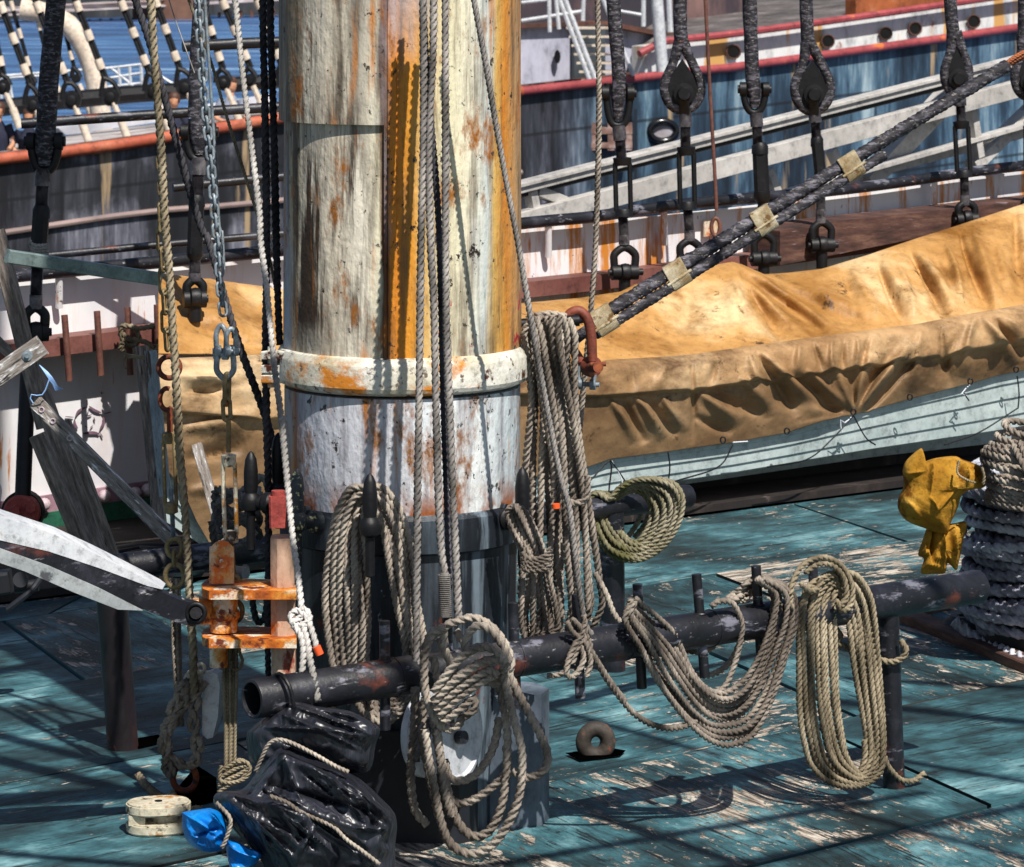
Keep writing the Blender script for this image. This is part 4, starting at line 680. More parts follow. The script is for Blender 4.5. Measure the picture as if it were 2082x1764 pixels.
b = MB(); blob(b, q('B4', [(450, 880), (620, 930), (850, 1030), (1010, 1110), (1180, 1260), (1295, 1400), (1290, 1600), (1250, 1850), (900, 1990), (500, 1960), (330, 1700), (150, 1500), (10, 1320), (30, 1230), (200, 1210), (310, 1080), (380, 950)]), q('B4', [(720, 1420)])[0], 9.87, .22, .026, 52, 8,
     [(q('B4', [(a, b_)])[0][0], q('B4', [(a, b_)])[0][1], q('B4', [(c_, d_)])[0][0], q('B4', [(c_, d_)])[0][1], w_, am) for a, b_, c_, d_, w_, am in [(450, 900, 620, 1300, 4, .03), (520, 960, 1240, 1440, 5, .035), (400, 1160, 1200, 1400, 4, -.03), (100, 1300, 560, 1700, 4, .035), (350, 1250, 700, 1660, 4, .03), (600, 1350, 1060, 1650, 5, -.03), (700, 1480, 560, 1700, 5, .03), (980, 1490, 1240, 1500, 4, .03), (900, 1150, 1240, 1420, 4, .03), (760, 1100, 1100, 1500, 3, .03), (300, 1180, 640, 1330, 3, .03), (640, 1100, 900, 1300, 3, -.03), (1000, 1250, 1230, 1560, 3, .03), (200, 1330, 420, 1700, 3, .03), (500, 1400, 900, 1720, 3, .03), (120, 1250, 330, 1320, 3, .03), (860, 1560, 1200, 1800, 3, .03), (1245, 1380, 1240, 1700, 3, .03)]]); b.build('lower_wrap', BAG, t, 80)
for l in ([(300, 1080), (340, 990), (390, 890), (460, 855), (560, 880), (720, 960), (860, 1040), (960, 1085)], [(400, 1255), (520, 1300), (620, 1370), (760, 1430), (860, 1480), (940, 1560), (1050, 1640), (1180, 1740)], [(20, 1300), (120, 1420), (90, 1560), (60, 1620)]):
    b = MB(); b.rope(W(q('B4', l), 9.62 if l[0][0] > 350 else 9.68), .0068); b.build('cord', RP_TAN, t)
b = MB(); blob(b, q('A4', [(1290, 1370), (1380, 1355), (1500, 1345), (1580, 1390), (1610, 1500), (1600, 1600), (1570, 1640), (1450, 1650), (1340, 1590), (1300, 1500)]), q('A4', [(1450, 1500)])[0], 9.78, .08, .012, 30, 5, [(380, 1660, 440, 1700, 3, .02), (420, 1650, 455, 1690, 3, .02), (400, 1700, 450, 1680, 3, -.02)], 14)
blob(b, q('A4', [(1590, 1560), (1680, 1580), (1760, 1620), (1850, 1660), (1830, 1720), (1720, 1830), (1650, 1850), (1620, 1720)]), q('A4', [(1700, 1680)])[0], 9.76, .06, .012, 24, 9, (), 14)
b.build('blue_bag', BLUE, None, 80, label='crumpled bright blue plastic end poking out from the black bundle at the bottom', cat='bag')
t = thing('canvas_bag', 'mustard yellow canvas bag tied over a rope end beside the hawser pile', 'bag', P(1900, 1160, 13.2))
b = MB(); blob(b, q('C6', [(1220, 500), (1240, 440), (1310, 370), (1358, 345), (1345, 400), (1335, 450), (1450, 415), (1590, 400), (1650, 425), (1770, 470), (1830, 540), (1800, 620), (1700, 640), (1640, 680), (1610, 770), (1560, 880), (1530, 955), (1400, 920), (1250, 860), (1190, 780), (1190, 700), (1225, 620)]), q('C6', [(1430, 650)])[0], 13.2, .11, .005, 50, 21, [(1828, 968, 1885, 958, 3, .02), (1893, 935, 1890, 1010, 2.5, .03), (1890, 1012, 1905, 1040, 3, .02), (1948, 935, 1955, 985, 3, -.05), (1958, 940, 1968, 990, 3, .03), (1905, 1040, 1950, 985, 4, .02), (1840, 1020, 1870, 1060, 8, .02)], 6); b.build('bag_head', YEL, t, 80)
b = MB(); blob(b, q('C6', [(1400, 880), (1560, 880), (1670, 870), (1650, 1000), (1620, 1150), (1600, 1210), (1540, 1160), (1520, 1230), (1440, 1235), (1350, 1230), (1370, 1130), (1330, 1100), (1360, 1000)]), q('C6', [(1500, 1030)])[0], 13.25, .07, .008, 36, 31, [(1880, 1075, 1872, 1150, 3, .03), (1915, 1070, 1918, 1155, 3, .03)]+ [(1900, 1070, 1895, 1150, 4, -.05), (1935, 1070, 1940, 1150, 4, .04)], 9); b.build('bag_skirt', YEL, t, 80)
b = MB(); b.rope(W(q('C6', [(1620, 430), (1610, 520), (1680, 570), (1740, 590)]), 13.05), .005); b.rope(W(q('C6', [(1780, 480), (1800, 540), (1790, 600)]), 13.05), .007); b.build('tie', RP_YEL, t)
# ================================================================= WINCH AT THE MAST FOOT
t = thing('winch', 'grey blue winch with white side discs at the mast foot behind the knotted coil', 'winch', P(960, 1640, 10.7))
ax = np.array([.9, .25, 0]); ax /= np.linalg.norm(ax)
b = MB(); b.lathe(P(930, 1500, 10.42), [(.02, -.018), (.125, -.018), (.137, -.006), (.137, .006), (.12, .012), (.11, .004), (.03, .006), (.02, .02)], ax=(.85, -.5, .03), n=48); b.build('disc', WHITE, t)
b = MB(); b.lathe(P(868, 1490, 10.48), [(.02, -.018), (.12, -.018), (.132, -.006), (.132, .012), (.04, .016), (.02, .02)], ax=(.85, -.5, .03), n=48); b.build('disc', WHITE, t)
b = MB(); b.cyl(P(868, 1492, 10.48), P(930, 1500, 10.42), .08, 32); b.cyl(P(932, 1500, 10.40), P(944, 1500, 10.385), .02); b.build('drum', PIPE, t)
b = MB(); p0 = np.array(P(1040, 1500, 10.95)); b.beam((p0[0]-.0, 10.90, 0), (p0[0]-.0, 10.90, .41), .22, .24, (.3, 1, 0), bev=.35); b.build('body', GREYB, t)
b = MB(); b.beam((-.36, 10.72, 0.), (-.36, 10.72, .34), .5, .2, (.1, 1, 0), bev=.2); b.build('base', DARKB, t)
# ================================================================= STAY WITH SEIZINGS + RED SHACKLE
t = thing('wire_stay', 'thick black served stay with pale seizings slanting up to the right', 'stay', P(1203, 650, 11.2))
YSt = lambda x, y: 11.2+(x-1200)/880*.8
A0, A1_ = (1206, 653), (2047, 134)
p = [P(x, A0[1]+(A1_[1]-A0[1])*(x-A0[0])/(A1_[0]-A0[0])-3*math.sin((x-1206)/841*3.14), YSt(x, 0)) for x in np.linspace(A0[0]-8, A1_[0], 12)]
def served(mb, p, r):
    p = sp(p, .006); n = len(p); mb.sweep(p, r*(1+.06*np.sin(np.arange(n)*1.9)+.14*np.array([mnoise.noise(Vector(x)*34) for x in p])), np.ones(14))
b = MB(); served(b, p, .0222); b.build('served_rope', TAR, t)
p2 = [P(x+13, A0[1]+22+(A1_[1]-A0[1])*(x-A0[0])/(A1_[0]-A0[0])-3*math.sin((x-1206)/841*3.14), YSt(x, 0)-.008) for x in np.linspace(A0[0]-8, 1785, 10)]
b = MB(); served(b, p2, .0178); b.build('return_part', TAR, t)
for sx, sy in [(1229, 646), (1377, 561), (1553, 458), (1731, 347)]:
    d_ = np.array(P(A1_[0], A1_[1], YSt(A1_[0], 0)))-np.array(P(A0[0], A0[1], YSt(A0[0], 0))); d_ /= np.linalg.norm(d_); sy = A0[1]+12+(A1_[1]-A0[1])*(sx-A0[0])/(A1_[0]-A0[0])-3*math.sin((sx-1206)/841*3.14); c_ = np.array(P(sx, sy, YSt(sx, 0))); up = np.cross(d_, [0, 1, 0]); up = up if up[2] > 0 else -up
    b = MB()
    for k in range(15):
        cc = c_+d_*(k-7)*.0050; pts = [cc+up*np.sign(math.sin(a))*abs(math.sin(a))**.55*(.045)+np.array([0, 1, 0])*np.sign(math.cos(a))*abs(math.cos(a))**.55*.030-np.array([0, .004, 0]) for a in np.linspace(0, 2*np.pi, 28, endpoint=False)]; b.sweep(np.array(pts), .0036, np.ones(6), closed=True)
    b.tube([c_-d_*.05-np.array([0, .032, 0])-up*.014, c_-np.array([0, .037, 0])-up*.012, c_+d_*.05-np.array([0, .032, 0])-up*.01], .005, 8); b.build('seizing', SEIZ, t)
b = MB()
for k in range(7): a = k*.9; b.rope([P(2040+0*k, 135+3*math.sin(a), 12.0+.01*math.cos(a)), P(2070, 118+7*math.sin(a+.8), 12.02+.012*math.cos(a+.8)), P(2110, 100+7*math.sin(a+1.8), 12.05)], .006)
b.build('bare_wire', WIRE, t)
b = MB(); zc = lambda l: [P(x, y, 11.2) for x, y in q('C3', l)]
b.tube(zc([(690, 540), (600, 560), (520, 600), (505, 700), (560, 720), (640, 660), (720, 620)]), .018, 12); b.build('eye', TAR, t)
t = thing('shackle', 'big red-brown bow shackle holding the lower end of the black stay', 'shackle', P(1200, 760, 11.15))
b = MB(); b.tube([P(x, y, 11.12) for x, y in q('C3', [(530, 640), (515, 570), (560, 515), (620, 510), (670, 570), (695, 680), (700, 800), (705, 860)])], .0165, 14, ds=.006); b.lathe(P(*q('C3', [(695, 900)])[0], 11.15), [(.02, -.02), (.032, -.016), (.034, .0), (.032, .016), (.02, .02)], ax=(.6, -.8, 0)); b.tube([P(x, y, 11.25) for x, y in q('C3', [(530, 640), (560, 760), (600, 830), (630, 880)])], .0155, 12, ds=.006); b.build('bow', REDSH, t)
b = MB(); b.cyl(P(*q('C3', [(600, 905)])[0], 11.25), P(*q('C3', [(745, 905)])[0], 11.05), .017); b.cyl(P(*q('C3', [(690, 885)])[0], 11.07), P(*q('C3', [(800, 883)])[0], 11.07), .007); b.build('pin', RUST, t)
b = MB(); shackle(b, P(*q('C3', [(660, 960)])[0], 11.15), .05, .06, .009, (1, -.2, 0)); b.build('small_shackle', GALV, None, label='small grey shackle hanging under the big red-brown shackle', cat='shackle')
# ================================================================= HAWSER PILE AT THE RIGHT
t = thing('hawser_pile', 'big dark pile of coiled hawsers at the right edge', 'rope coil', G(2120, 1345))
c0 = np.array(P(2130, 1100, 13.6)); 
rows_ = [(985, 148, 9, HAWG, .026), (1003, 170, 8, HAWG, .022), (1030, 168, 3, HAW, .03), (1065, 165, 2, HAW, .028), (1100, 155, 4, HAWG, .024), (1122, 160, 6, HAWG, .026), (1150, 160, 3, HAW, .03), (1185, 150, 2, HAW, .03), (1210, 158, 4, HAW, .03), (1240, 165, 5, HAW, .03), (1265, 168, 3, HAW, .028), (1290, 150, 6, HAW, .026)]
for y, rx, dz, m_, r in rows_:
    b = MB(); k = F/13.6; cc = np.array(P(2130+rnd.uniform(-6, 6), y-36, 13.6)); pts = [cc+np.array([math.cos(a)*(rx+(10 if y > 1100 else 2))/k, math.sin(a)*rx/k*.95, dz*.004*math.sin(a*2+y)]) for a in np.linspace(0, 2*np.pi, 60, endpoint=False)]
    p_ = np.array(pts+[pts[0]]); b.rope(p_, r*.92, .15); b.build('turn', m_, t)
    b = MB(); pts = [cc+np.array([math.cos(a)*(rx-16)/k+.01, math.sin(a)*(rx-16)/k*.95, -.026-dz*.004*math.sin(a*2+y)]) for a in np.linspace(0, 2*np.pi, 60)]; b.rope(pts, .026, .15); b.build('turn', HAW, t)
b = MB(); b.lathe((c0[0], 13.6, 0), [(.26, 0), (.26, .1), (.26, .3), (.24, .72), (.1, .76)], n=32); b.build('bollard', BLACK, t)
b = MB(); cc = P(2103, 960, 13.1); 
for k in range(11):
    a = k/10; yy = 880+a*160; rx = 50+55*math.sin(min(1, a*1.25+.1)*2.2); c_ = np.array(P(2105, yy, 13.1)); s_ = F/13.1
    pts = [c_+np.array([math.cos(th)*rx/s_, math.sin(th)*rx/s_*.8, .018*math.sin(th+k)-.03*math.cos(th)]) for th in np.linspace(0, 2*np.pi, 40)]; b.rope(pts, .0155)
for k in range(5): b.rope([P(2060+k*14, 905-k*6, 12.98), P(2082+k*12, 950, 12.9), P(2100+k*10, 1010, 12.95)], .0145)
b.rope([P(1965, 1000-16, 13.4), P(2000, 985-10, 13.3), P(2040, 985, 13.2)], .016)
b.build('rope_coil', RP_TAN, None, label='thick pale rope wound into a rounded ball on top of the hawser pile', cat='rope coil', group='rope coils at the right edge')
b = MB(); b.rope([G(1940, 1262, .1), G(1972, 1290, .05), G(2010, 1310, .03), G(2060, 1335, .03), G(2110, 1350, .03)], .028, .16); b.build('hawser_end', HAWG, None, label='single thick grey hawser trailing on the timber below the pile', cat='rope')
b = MB(); gx = G(1961, 1290); b.lathe((gx[0], gx[1], 0.0), [(.03, .03), (.055, .0), (.085, .012), (.093, .035), (.08, .058), (.06, .066), (.055, .075), (.03, .075), (.026, .06)], n=40); b.build('grommet', DONUT, None, label='round dark grey rope grommet lying on the timber by the hawsers', cat='grommet')
b = MB(); b.beam(G(1826, 1246, .02), G(2140, 1372, .02), .10, .045); b.beam(G(1826, 1246, .02), G(2120, 1195, .02), .09, .045); b.build('deck_timber', BROWNW, None, label='dark brown timber laid on the deck round the hawser pile', cat='timber')
# ================================================================= COVERED BOAT
boat = thing('boat', 'white clinker boat lashed on deck under a tan canvas cover', 'boat', P(1250, 1000, 16.6))
def grid(mb, rows, xs, creases=(), amp=0., th=.0, fold=None, seed=0):
    # rows: list of (polyline in picture coords, line constant c); rows are interpolated smoothly
    R_ = []
    for pl, c in rows:
        px, py = zip(*pl); R_.append([(x, np.interp(x, px, py), YL(np.interp(x, *zip(*c)) if isinstance(c, (list, tuple)) else c, x)) for x in xs])
    n = len(R_); sub = 9 if not creases else 20; A = np.array(R_); out = []
    B = np.concatenate([2*A[:1]-A[1:2], A, 2*A[-1:]-A[-2:-1]])
    for i in range(n-1):
        for k in range(sub):
            t_ = k/sub; a, b_, c_, d_ = B[i:i+4]; lin = b_*(1-t_)+c_*t_; cr = .5*(2*b_+(c_-a)*t_+(2*a-5*b_+4*c_-d_)*t_*t_+(3*b_-a-3*c_+d_)*t_**3); out.append(.45*lin+.55*cr)
    out.append(A[-1]); out = np.array(out); nr, nx = out.shape[:2]; V = []; CD = np.zeros((nr, nx)); xx, yy = out[..., 0], out[..., 1]
    for (xa, ya, xb, yb, wd, am) in creases:
        L2 = (xb-xa)**2+(yb-ya)**2; t_ = ((xx-xa)*(xb-xa)+(yy-ya)*(yb-ya))/L2; bow = 5*np.sin(np.clip(t_, 0, 1)*3.1+xa)
        sd = ((xx-xa)*(yb-ya)-(yy-ya)*(xb-xa))/math.sqrt(L2)+bow; w2 = wd*1.6*(.55+np.clip(t_, 0, 1.1)*.9)
        CD += am*.72*np.exp(-(sd/w2)**2)*np.sin(np.clip(t_, 0, 1)*math.pi)**.8
    for j in range(nr):
        for i in range(nx):
            x, y, Y = out[j, i]; p = Vector(P(x, y, Y)); d = 0.
            if amp: d += amp*(1-2*abs(mnoise.noise(Vector((p.x*1.6+p.z*1.2+seed, p.z*2.6-p.x*.7, seed)))))+amp*.5*mnoise.noise(p*7)
            d += CD[j, i]
            V.append((p.x, p.y-d, p.z+d*.45))
    f = [(j*nx+i, (j+1)*nx+i, (j+1)*nx+i+1, j*nx+i+1) for j in range(nr-1) for i in range(nx-1)]
    if th:
        n0 = len(V); V += [(x, y+th, z-th*.4) for x, y, z in V[:n0]]; f += [tuple(n0+k for k in q_[::-1]) for q_ in f]
        for i in range(nx-1): f += [(i+1, n0+i+1, n0+i, i)[::-1], ((nr-1)*nx+i, n0+(nr-1)*nx+i, n0+(nr-1)*nx+i+1, (nr-1)*nx+i+1)[::-1]]
        for j in range(nr-1): f += [(j*nx, j*nx+nx, n0+j*nx+nx, n0+j*nx), (j*nx+nx-1, n0+j*nx+nx-1, n0+j*nx+2*nx-1, j*nx+2*nx-1)]
    mb.add(V, f); return V, nr, nx
farg = [(325, 556), (355, 560), (450, 572), (536, 583), (800, 625), (1060, 617), (1180, 606), (1261, 594), (1290, 580), (1390, 556), (1450, 540), (1490, 533), (1506, 538), (1554, 558), (1600, 556), (1669, 548), (1772, 517), (1858, 487), (2082, 415), (2300, 350)]
mid1 = [(325, 600), (536, 640), (1060, 650), (1250, 660), (1400, 640), (1500, 590), (1600, 620), (1750, 585), (1900, 545), (2082, 500), (2300, 440)]
mid2 = [(325, 660), (536, 690), (1060, 700), (1250, 715), (1400, 700), (1520, 680), (1650, 675), (1750, 655), (1900, 620), (2082, 580), (2300, 520)]
valley = [(325, 720), (536, 722), (1060, 752), (1230, 748), (1400, 733), (1513, 714), (1700, 692), (1858, 671), (1984, 648), (2082, 630), (2300, 590)]
near = [(325, 722), (361, 729), (533, 723), (1060, 745), (1210, 742), (1232, 734), (1404, 723), (1513, 707), (1635, 690), (1735, 677), (1858, 661), (1984, 637), (2082, 620), (2300, 570)]
lip = [(325, 740), (533, 742), (1060, 760), (1232, 750), (1404, 740), (1635, 708), (1858, 678), (2082, 636), (2300, 590)]
wst = [(325, 830), (533, 850), (1060, 800), (1220, 803), (1400, 790), (1600, 765), (1735, 745), (1860, 728), (2082, 690), (2300, 640)]
bot = [(325, 940), (369, 990), (400, 1060), (430, 1112), (533, 1110), (700, 1060), (1060, 975), (1198, 949), (1241, 933), (1401, 912), (1490, 900), (1600, 880), (1700, 852), (1735, 843), (1760, 836), (1858, 809), (1973, 780), (2030, 763), (2082, 753), (2300, 700)]
crT = [(1500, 545, 1735, 695, 6, .07), (1498, 548, 1700, 700, 5, -.06), (1496, 550, 1655, 705, 6, .07), (1494, 552, 1610, 708, 5, -.05), (1505, 543, 1790, 690, 9, -.03), (1510, 548, 1840, 672, 8, .06), (1490, 560, 1560, 705, 6, .05), (1485, 570, 1500, 705, 12, .04), (1660, 560, 1700, 660, 7, .03), (1712, 548, 1740, 660, 6, -.03), (1735, 545, 1790, 650, 7, .06), (1777, 538, 1850, 665, 5, -.08), (1790, 530, 1880, 655, 8, .07), (1845, 515, 1930, 650, 5, -.09), (1862, 505, 1950, 645, 9, .08), (1900, 520, 1940, 610, 6, -.05), (1955, 470, 2012, 640, 5, -.09), (1972, 465, 2040, 625, 9, .08), (2060, 425, 2085, 610, 7, -.07), (1820, 540, 1868, 640, 5, .05), (1920, 495, 1960, 620, 5, .06), (2030, 500, 2060, 600, 7, .05), (1265, 600, 1230, 720, 10, .03), (1330, 600, 1300, 720, 12, .03), (1400, 570, 1390, 715, 12, -.035),
       (360, 600, 530, 700, 12, .07), (380, 660, 530, 720, 8, -.06), (420, 565, 460, 660, 8, .04), (480, 575, 530, 640, 7, -.05)]
crS = [(1528, 715, 1560, 850, 7, .07), (1536, 715, 1620, 850, 6, -.08), (1545, 718, 1690, 850, 9, .08), (1600, 760, 1715, 835, 7, -.09), (1640, 750, 1730, 838, 6, .07), (1620, 700, 1632, 760, 5, .05), (1655, 695, 1668, 765, 4, -.05), (1690, 690, 1700, 775, 4, .05), (1715, 688, 1722, 770, 4, -.05), (1738, 685, 1740, 765, 4, .05), (1765, 682, 1757, 760, 4, -.05), (1737, 842, 1700, 740, 5, .05), (1737, 842, 1740, 730, 4, -.04), (1737, 842, 1775, 720, 5, .06), (1737, 842, 1815, 715, 5, -.08), (1740, 840, 1862, 690, 8, .11), (1748, 842, 1880, 705, 6, -.09), (1735, 843, 1560, 800, 9, -.06), (1737, 842, 1600, 870, 5, .03),
       (1240, 808, 1290, 900, 6, .06), (1262, 806, 1318, 900, 5, -.07), (1285, 805, 1350, 895, 6, .07), (1320, 803, 1375, 890, 5, -.06), (1345, 800, 1395, 880, 6, .06), (1410, 728, 1402, 905, 4, -.05), (1420, 800, 1510, 860, 7, .07), (1415, 840, 1490, 885, 6, -.06), (1440, 790, 1570, 850, 7, -.07), (1500, 770, 1560, 830, 6, .06), (1918, 658, 1925, 790, 5, -.06), (1880, 670, 1850, 800, 6, .05), (1986, 642, 1955, 770, 6, .07), (2000, 640, 2062, 745, 7, .09), (2025, 640, 2080, 735, 5, -.09), (2050, 640, 2090, 700, 6, .05), (1940, 680, 1900, 790, 6, -.05), (1290, 745, 1280, 800, 5, -.03), (1350, 742, 1345, 795, 6, .03), (1450, 735, 1448, 790, 5, -.04),
       (360, 760, 530, 800, 9, .08), (370, 800, 530, 770, 7, -.07), (370, 880, 530, 850, 10, .07), (375, 940, 500, 900, 8, -.08), (380, 1000, 520, 1000, 8, .06)]
b = MB(); xs = np.r_[np.linspace(322, 560, 90), np.linspace(565, 1055, 30), np.linspace(1060, 2140, 400)]
grid(b, [([(x, y+60) for x, y in farg], 17.45), (farg, 17.2), (mid1, 16.85), (mid2, 16.55), (valley, 16.36)], xs, [c_[:5]+(c_[5]*1.15,) for c_ in crT], .006, .012)
b.build('cover_top', CANV, boat, 70)
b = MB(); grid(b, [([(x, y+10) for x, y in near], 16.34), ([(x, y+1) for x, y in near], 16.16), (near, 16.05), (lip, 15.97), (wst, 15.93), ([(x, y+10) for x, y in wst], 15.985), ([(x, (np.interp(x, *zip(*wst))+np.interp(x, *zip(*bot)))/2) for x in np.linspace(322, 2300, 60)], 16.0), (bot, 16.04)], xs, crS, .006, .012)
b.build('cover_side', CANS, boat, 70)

hb1 = [(x, y-12) for x, y in bot]; hb2 = [(325, 1000), (430, 1112), (700, 1085), (1060, 1005), (1198, 978), (1490, 935), (1772, 880), (2058, 835), (2300, 780)]; hb3 = [(325, 1050), (430, 1120), (1060, 1030), (1198, 1003), (1486, 960), (1772, 911), (2058, 868), (2300, 820)]
for i, (c0_, c1_) in enumerate([(0, .25), (.25, .5), (.5, .78), (.78, 1)]):    # clinker strakes, each lapping the one below
    def blend(t_): return [(x, np.interp(x, *zip(*hb1))*(1-t_)+np.interp(x, *zip(*hb3))*t_) for x in np.linspace(322, 2200, 80)]
    b = MB(); cc = 16.08+.010*i; grid(b, [(blend(c0_), cc+.004), (blend(c1_+.02), cc)], np.linspace(330, 2140, 90), (), 0, .02); b.build('strake', BOATW, boat)
b = MB(); b.wall([(1180, 1000), (1486, 955), (1772, 906), (2056, 862)], [(1180, 1015), (1486, 972), (1772, 930), (2056, 898)], 16.6, .06, 40, 3); b.build('keel', BOATW, boat)
def tie(l, m_=BLACK, r=.004, c=15.96): b = MB(); b.tube([P(x, y, YL(c, x)) for x, y in l], r, 6, ds=.03); b.build('lashing', m_, boat)
for l in ([(1198, 980), (1241, 938), (1238, 1000)], [(1241, 936), (1262, 965), (1275, 985)], [(1358, 920), (1362, 950), (1358, 985)], [(1490, 905), (1460, 950), (1370, 980)], [(1735, 845), (1690, 895), (1640, 935), (1560, 950)], [(1735, 845), (1760, 890), (1780, 905)], [(2068, 765), (2072, 800), (2070, 830)], [(1960, 800), (1970, 815)], [(2070, 830), (1990, 880), (1920, 905)]): tie(l)
for l in ([(1735, 845), (1718, 860), (1708, 855), (1712, 880)], [(1244, 938), (1262, 970), (1268, 995)], [(1490, 900), (1520, 898)], [(1973, 782), (1955, 800), (1965, 805)]): tie(l, simple('white_string', [(.3, '#c8ccd8'), (.7, '#eceef4')], 5, bump=0), .003)
b = MB()
for x, y in [(1600, 877), (1850, 808), (1973, 776), (2066, 752), (1735, 838), (1470, 895)]: b.ring(P(x, y, YL(15.93, x)), .012, .014, .004)
b.build('eyelet', BLACK, boat)
b = MB(); b.beam(P(1130, 1040, YL(16.9, 1130)), P(2150, 900, YL(16.9, 2150)), .35, .22, (0, 0, 1)); b.build('boat_chock', DARKW, None, label='dark timber bed lying under the covered boat', cat='timber')
# ================================================================= BULWARK
bul = thing('bulwark', 'white riveted ship bulwark with rust streaks and a red-brown ledge behind the boat', 'bulwark', P(600, 1080, 16.9))
top = [(-60, 585), (29, 575), (573, 520), (1060, 468), (1486, 424), (1663, 404), (1803, 387), (1967, 363), (2160, 340)]
led = [(-60, 705), (115, 684), (315, 660), (700, 618), (1060, 571), (1200, 557), (1290, 546), (1486, 520), (2160, 430)]
b = MB(); b.wall(top, led, 17.9, .03, 90, 5); b.build('upper_plating', BULW, bul)
b = MB(); b.wall([(x, y+22) for x, y in led], [(-60, 1030), (69, 1011), (304, 979), (700, 925), (1100, 900), (2160, 760)], 17.9, .03, 90, 6); b.build('lower_plating', BULW, bul)
b = MB(); b.wall([(-60, 1030), (69, 1011), (304, 979), (700, 925), (1100, 900)], [(-60, 1066), (86, 1045), (300, 1011), (700, 960), (1100, 935)], 17.88, .03, 50, 3); b.build('mauve_stripe', MAUVE, bul)
b = MB(); b.wall([(-60, 1066), (86, 1045), (300, 1011), (700, 960), (1100, 935)], [(-60, 1115), (240, 1082), (400, 1065), (1100, 1000)], 17.86, .04, 50, 3); b.build('green_waterway', GREEN, bul)
b = MB()
for x, y in [(90, 1026), (187, 1012), (213, 1009), (275, 1003), (300, 996), (20, 1035), (340, 992)]: b = MB(); b.lathe(P(x, y, YL(17.85, x)), [(.03, 0), (.028, .018), (.018, .03), (.005, .034)], ax=(.1, -1, .1), n=14); b.build('rivet', RIVET, bul)
b = MB(); xs_ = np.linspace(-60, 2160, 60); V = []
for x in xs_:
    yt = np.interp(x, *zip(*led)); Y1 = YL(17.9, x); Y2 = YL(17.68, x); zt = P(x, yt, Y1)[2]+.01
    for Y, z in ((Y1, zt), (Y2, zt), (Y2, zt-.08), (Y1, zt-.08)): V.append(((x-CX)/F*Y, Y, z))
n = len(xs_); b.add(V, [(i*4+k, i*4+(k+1) % 4, i*4+4+(k+1) % 4, i*4+4+k) for i in range(n-1) for k in range(4)]+[(0, 1, 2, 3), tuple((n-1)*4+k for k in (3, 2, 1, 0))]); ledge = b.build('ledge', SHELF, bul)
b = MB(); tp_ = [(-60, 572), (29, 562), (200, 545), (573, 509), (1060, 455), (1208, 441), (1385, 416), (1626, 395), (1803, 375), (1967, 351), (2160, 328)]
b.tube([P(x, y, YL(17.8, x)) for x, y in tp_], .031, 16, ds=.1); rail = b.build('rail_pipe', PIPE, bul)
for x in (120, 330, 640, 1115, 1350, 1610, 1900): b = MB(); b.cyl(P(x, np.interp(x, *zip(*tp_)), YL(17.8, x)), P(x, np.interp(x, *zip(*top))+60, YL(17.85, x)), .018); b.build('stanchion', BULW, bul)
for x, y0, y1, x1 in [(131, 641, 775, 141), (197, 633, 764, 205), (259, 625, 763, 265), (319, 620, 700, 321)]:
    Yp = YL(17.63, x); b = MB(); b.tube([P(x, y0, Yp), P((x+x1)/2, (y0+y1)/2, Yp), P(x1, y1, Yp)], .0155, 14); b.build('belaying_pin', PINB, None, label={131: 'leftmost brown belaying pin in the ledge of the white bulwark', 197: 'second brown belaying pin from the left in the bulwark ledge', 259: 'brown belaying pin in the bulwark ledge with a rope hitched round it', 319: 'brown belaying pin half hidden at the left end of the canvas cover'}[x], cat='belaying pin', group='brown pins in the bulwark ledge')
Yp = YL(17.55, 270); ropeobj('hitched_rope', 'dark tan rope hitched round the brown pin of the bulwark ledge', 'rope', RP_YEL, [q('A2', [(1100, 800), (980, 820), (940, 810), (870, 800), (860, 850), (940, 900), (990, 900)]), q('A2', [(960, 830), (990, 890), (940, 940), (870, 920), (850, 970)]), q('A2', [(880, 900), (960, 900), (1040, 920), (1100, 960)]), q('A2', [(850, 850), (880, 930), (870, 980)])], .0135, Yp)
# stencilled rose on the bulwark plate
b = MB(); em = MB()
def mark(l, wd, c=17.885):
    p = np.array([(x, y) for x, y in q('A2', l)]); s_ = sp([(a, 0, e) for a, e in p], 2.)[:, [0, 2]]; t_ = np.gradient(s_, axis=0); t_ /= np.linalg.norm(t_, axis=1)[:, None]; nn = np.stack([-t_[:, 1], t_[:, 0]], 1); k = np.sin(np.linspace(.35, math.pi-.35, len(s_)))[:, None]*wd*.1432
    L_, R2 = s_+nn*k, s_-nn*k; em.slab([P(x, y, YL(c, x)) for x, y in list(L_)+list(R2[::-1])], (0, .006, 0))
for l, wd in [([(535, 1445), (560, 1405), (608, 1378)], 18), ([(632, 1372), (670, 1400), (718, 1418)], 18), ([(735, 1445), (735, 1490), (708, 1540)], 20), ([(590, 1565), (640, 1560), (680, 1562), (705, 1572)], 22), ([(528, 1468), (530, 1500), (550, 1530)], 20), ([(616, 1310), (622, 1365)], 7), ([(738, 1425), (790, 1412)], 7), ([(462, 1445), (520, 1450)], 7), ([(710, 1560), (730, 1595)], 7), ([(520, 1545), (545, 1560)], 7), ([(605, 1435), (625, 1440), (650, 1430)], 9), ([(585, 1450), (580, 1480)], 7), ([(665, 1450), (675, 1478)], 7), ([(600, 1510), (620, 1525)], 7), ([(640, 1525), (660, 1508)], 7), ([(625, 1400), (625, 1425)], 5)]: mark(l, wd)
em.build('rose_emblem', simple('emblem_plum', [(.3, '#5c4454'), (.7, '#7c6272')], 20, bump=0), bul, label='stencilled plum outline of a five petalled rose')
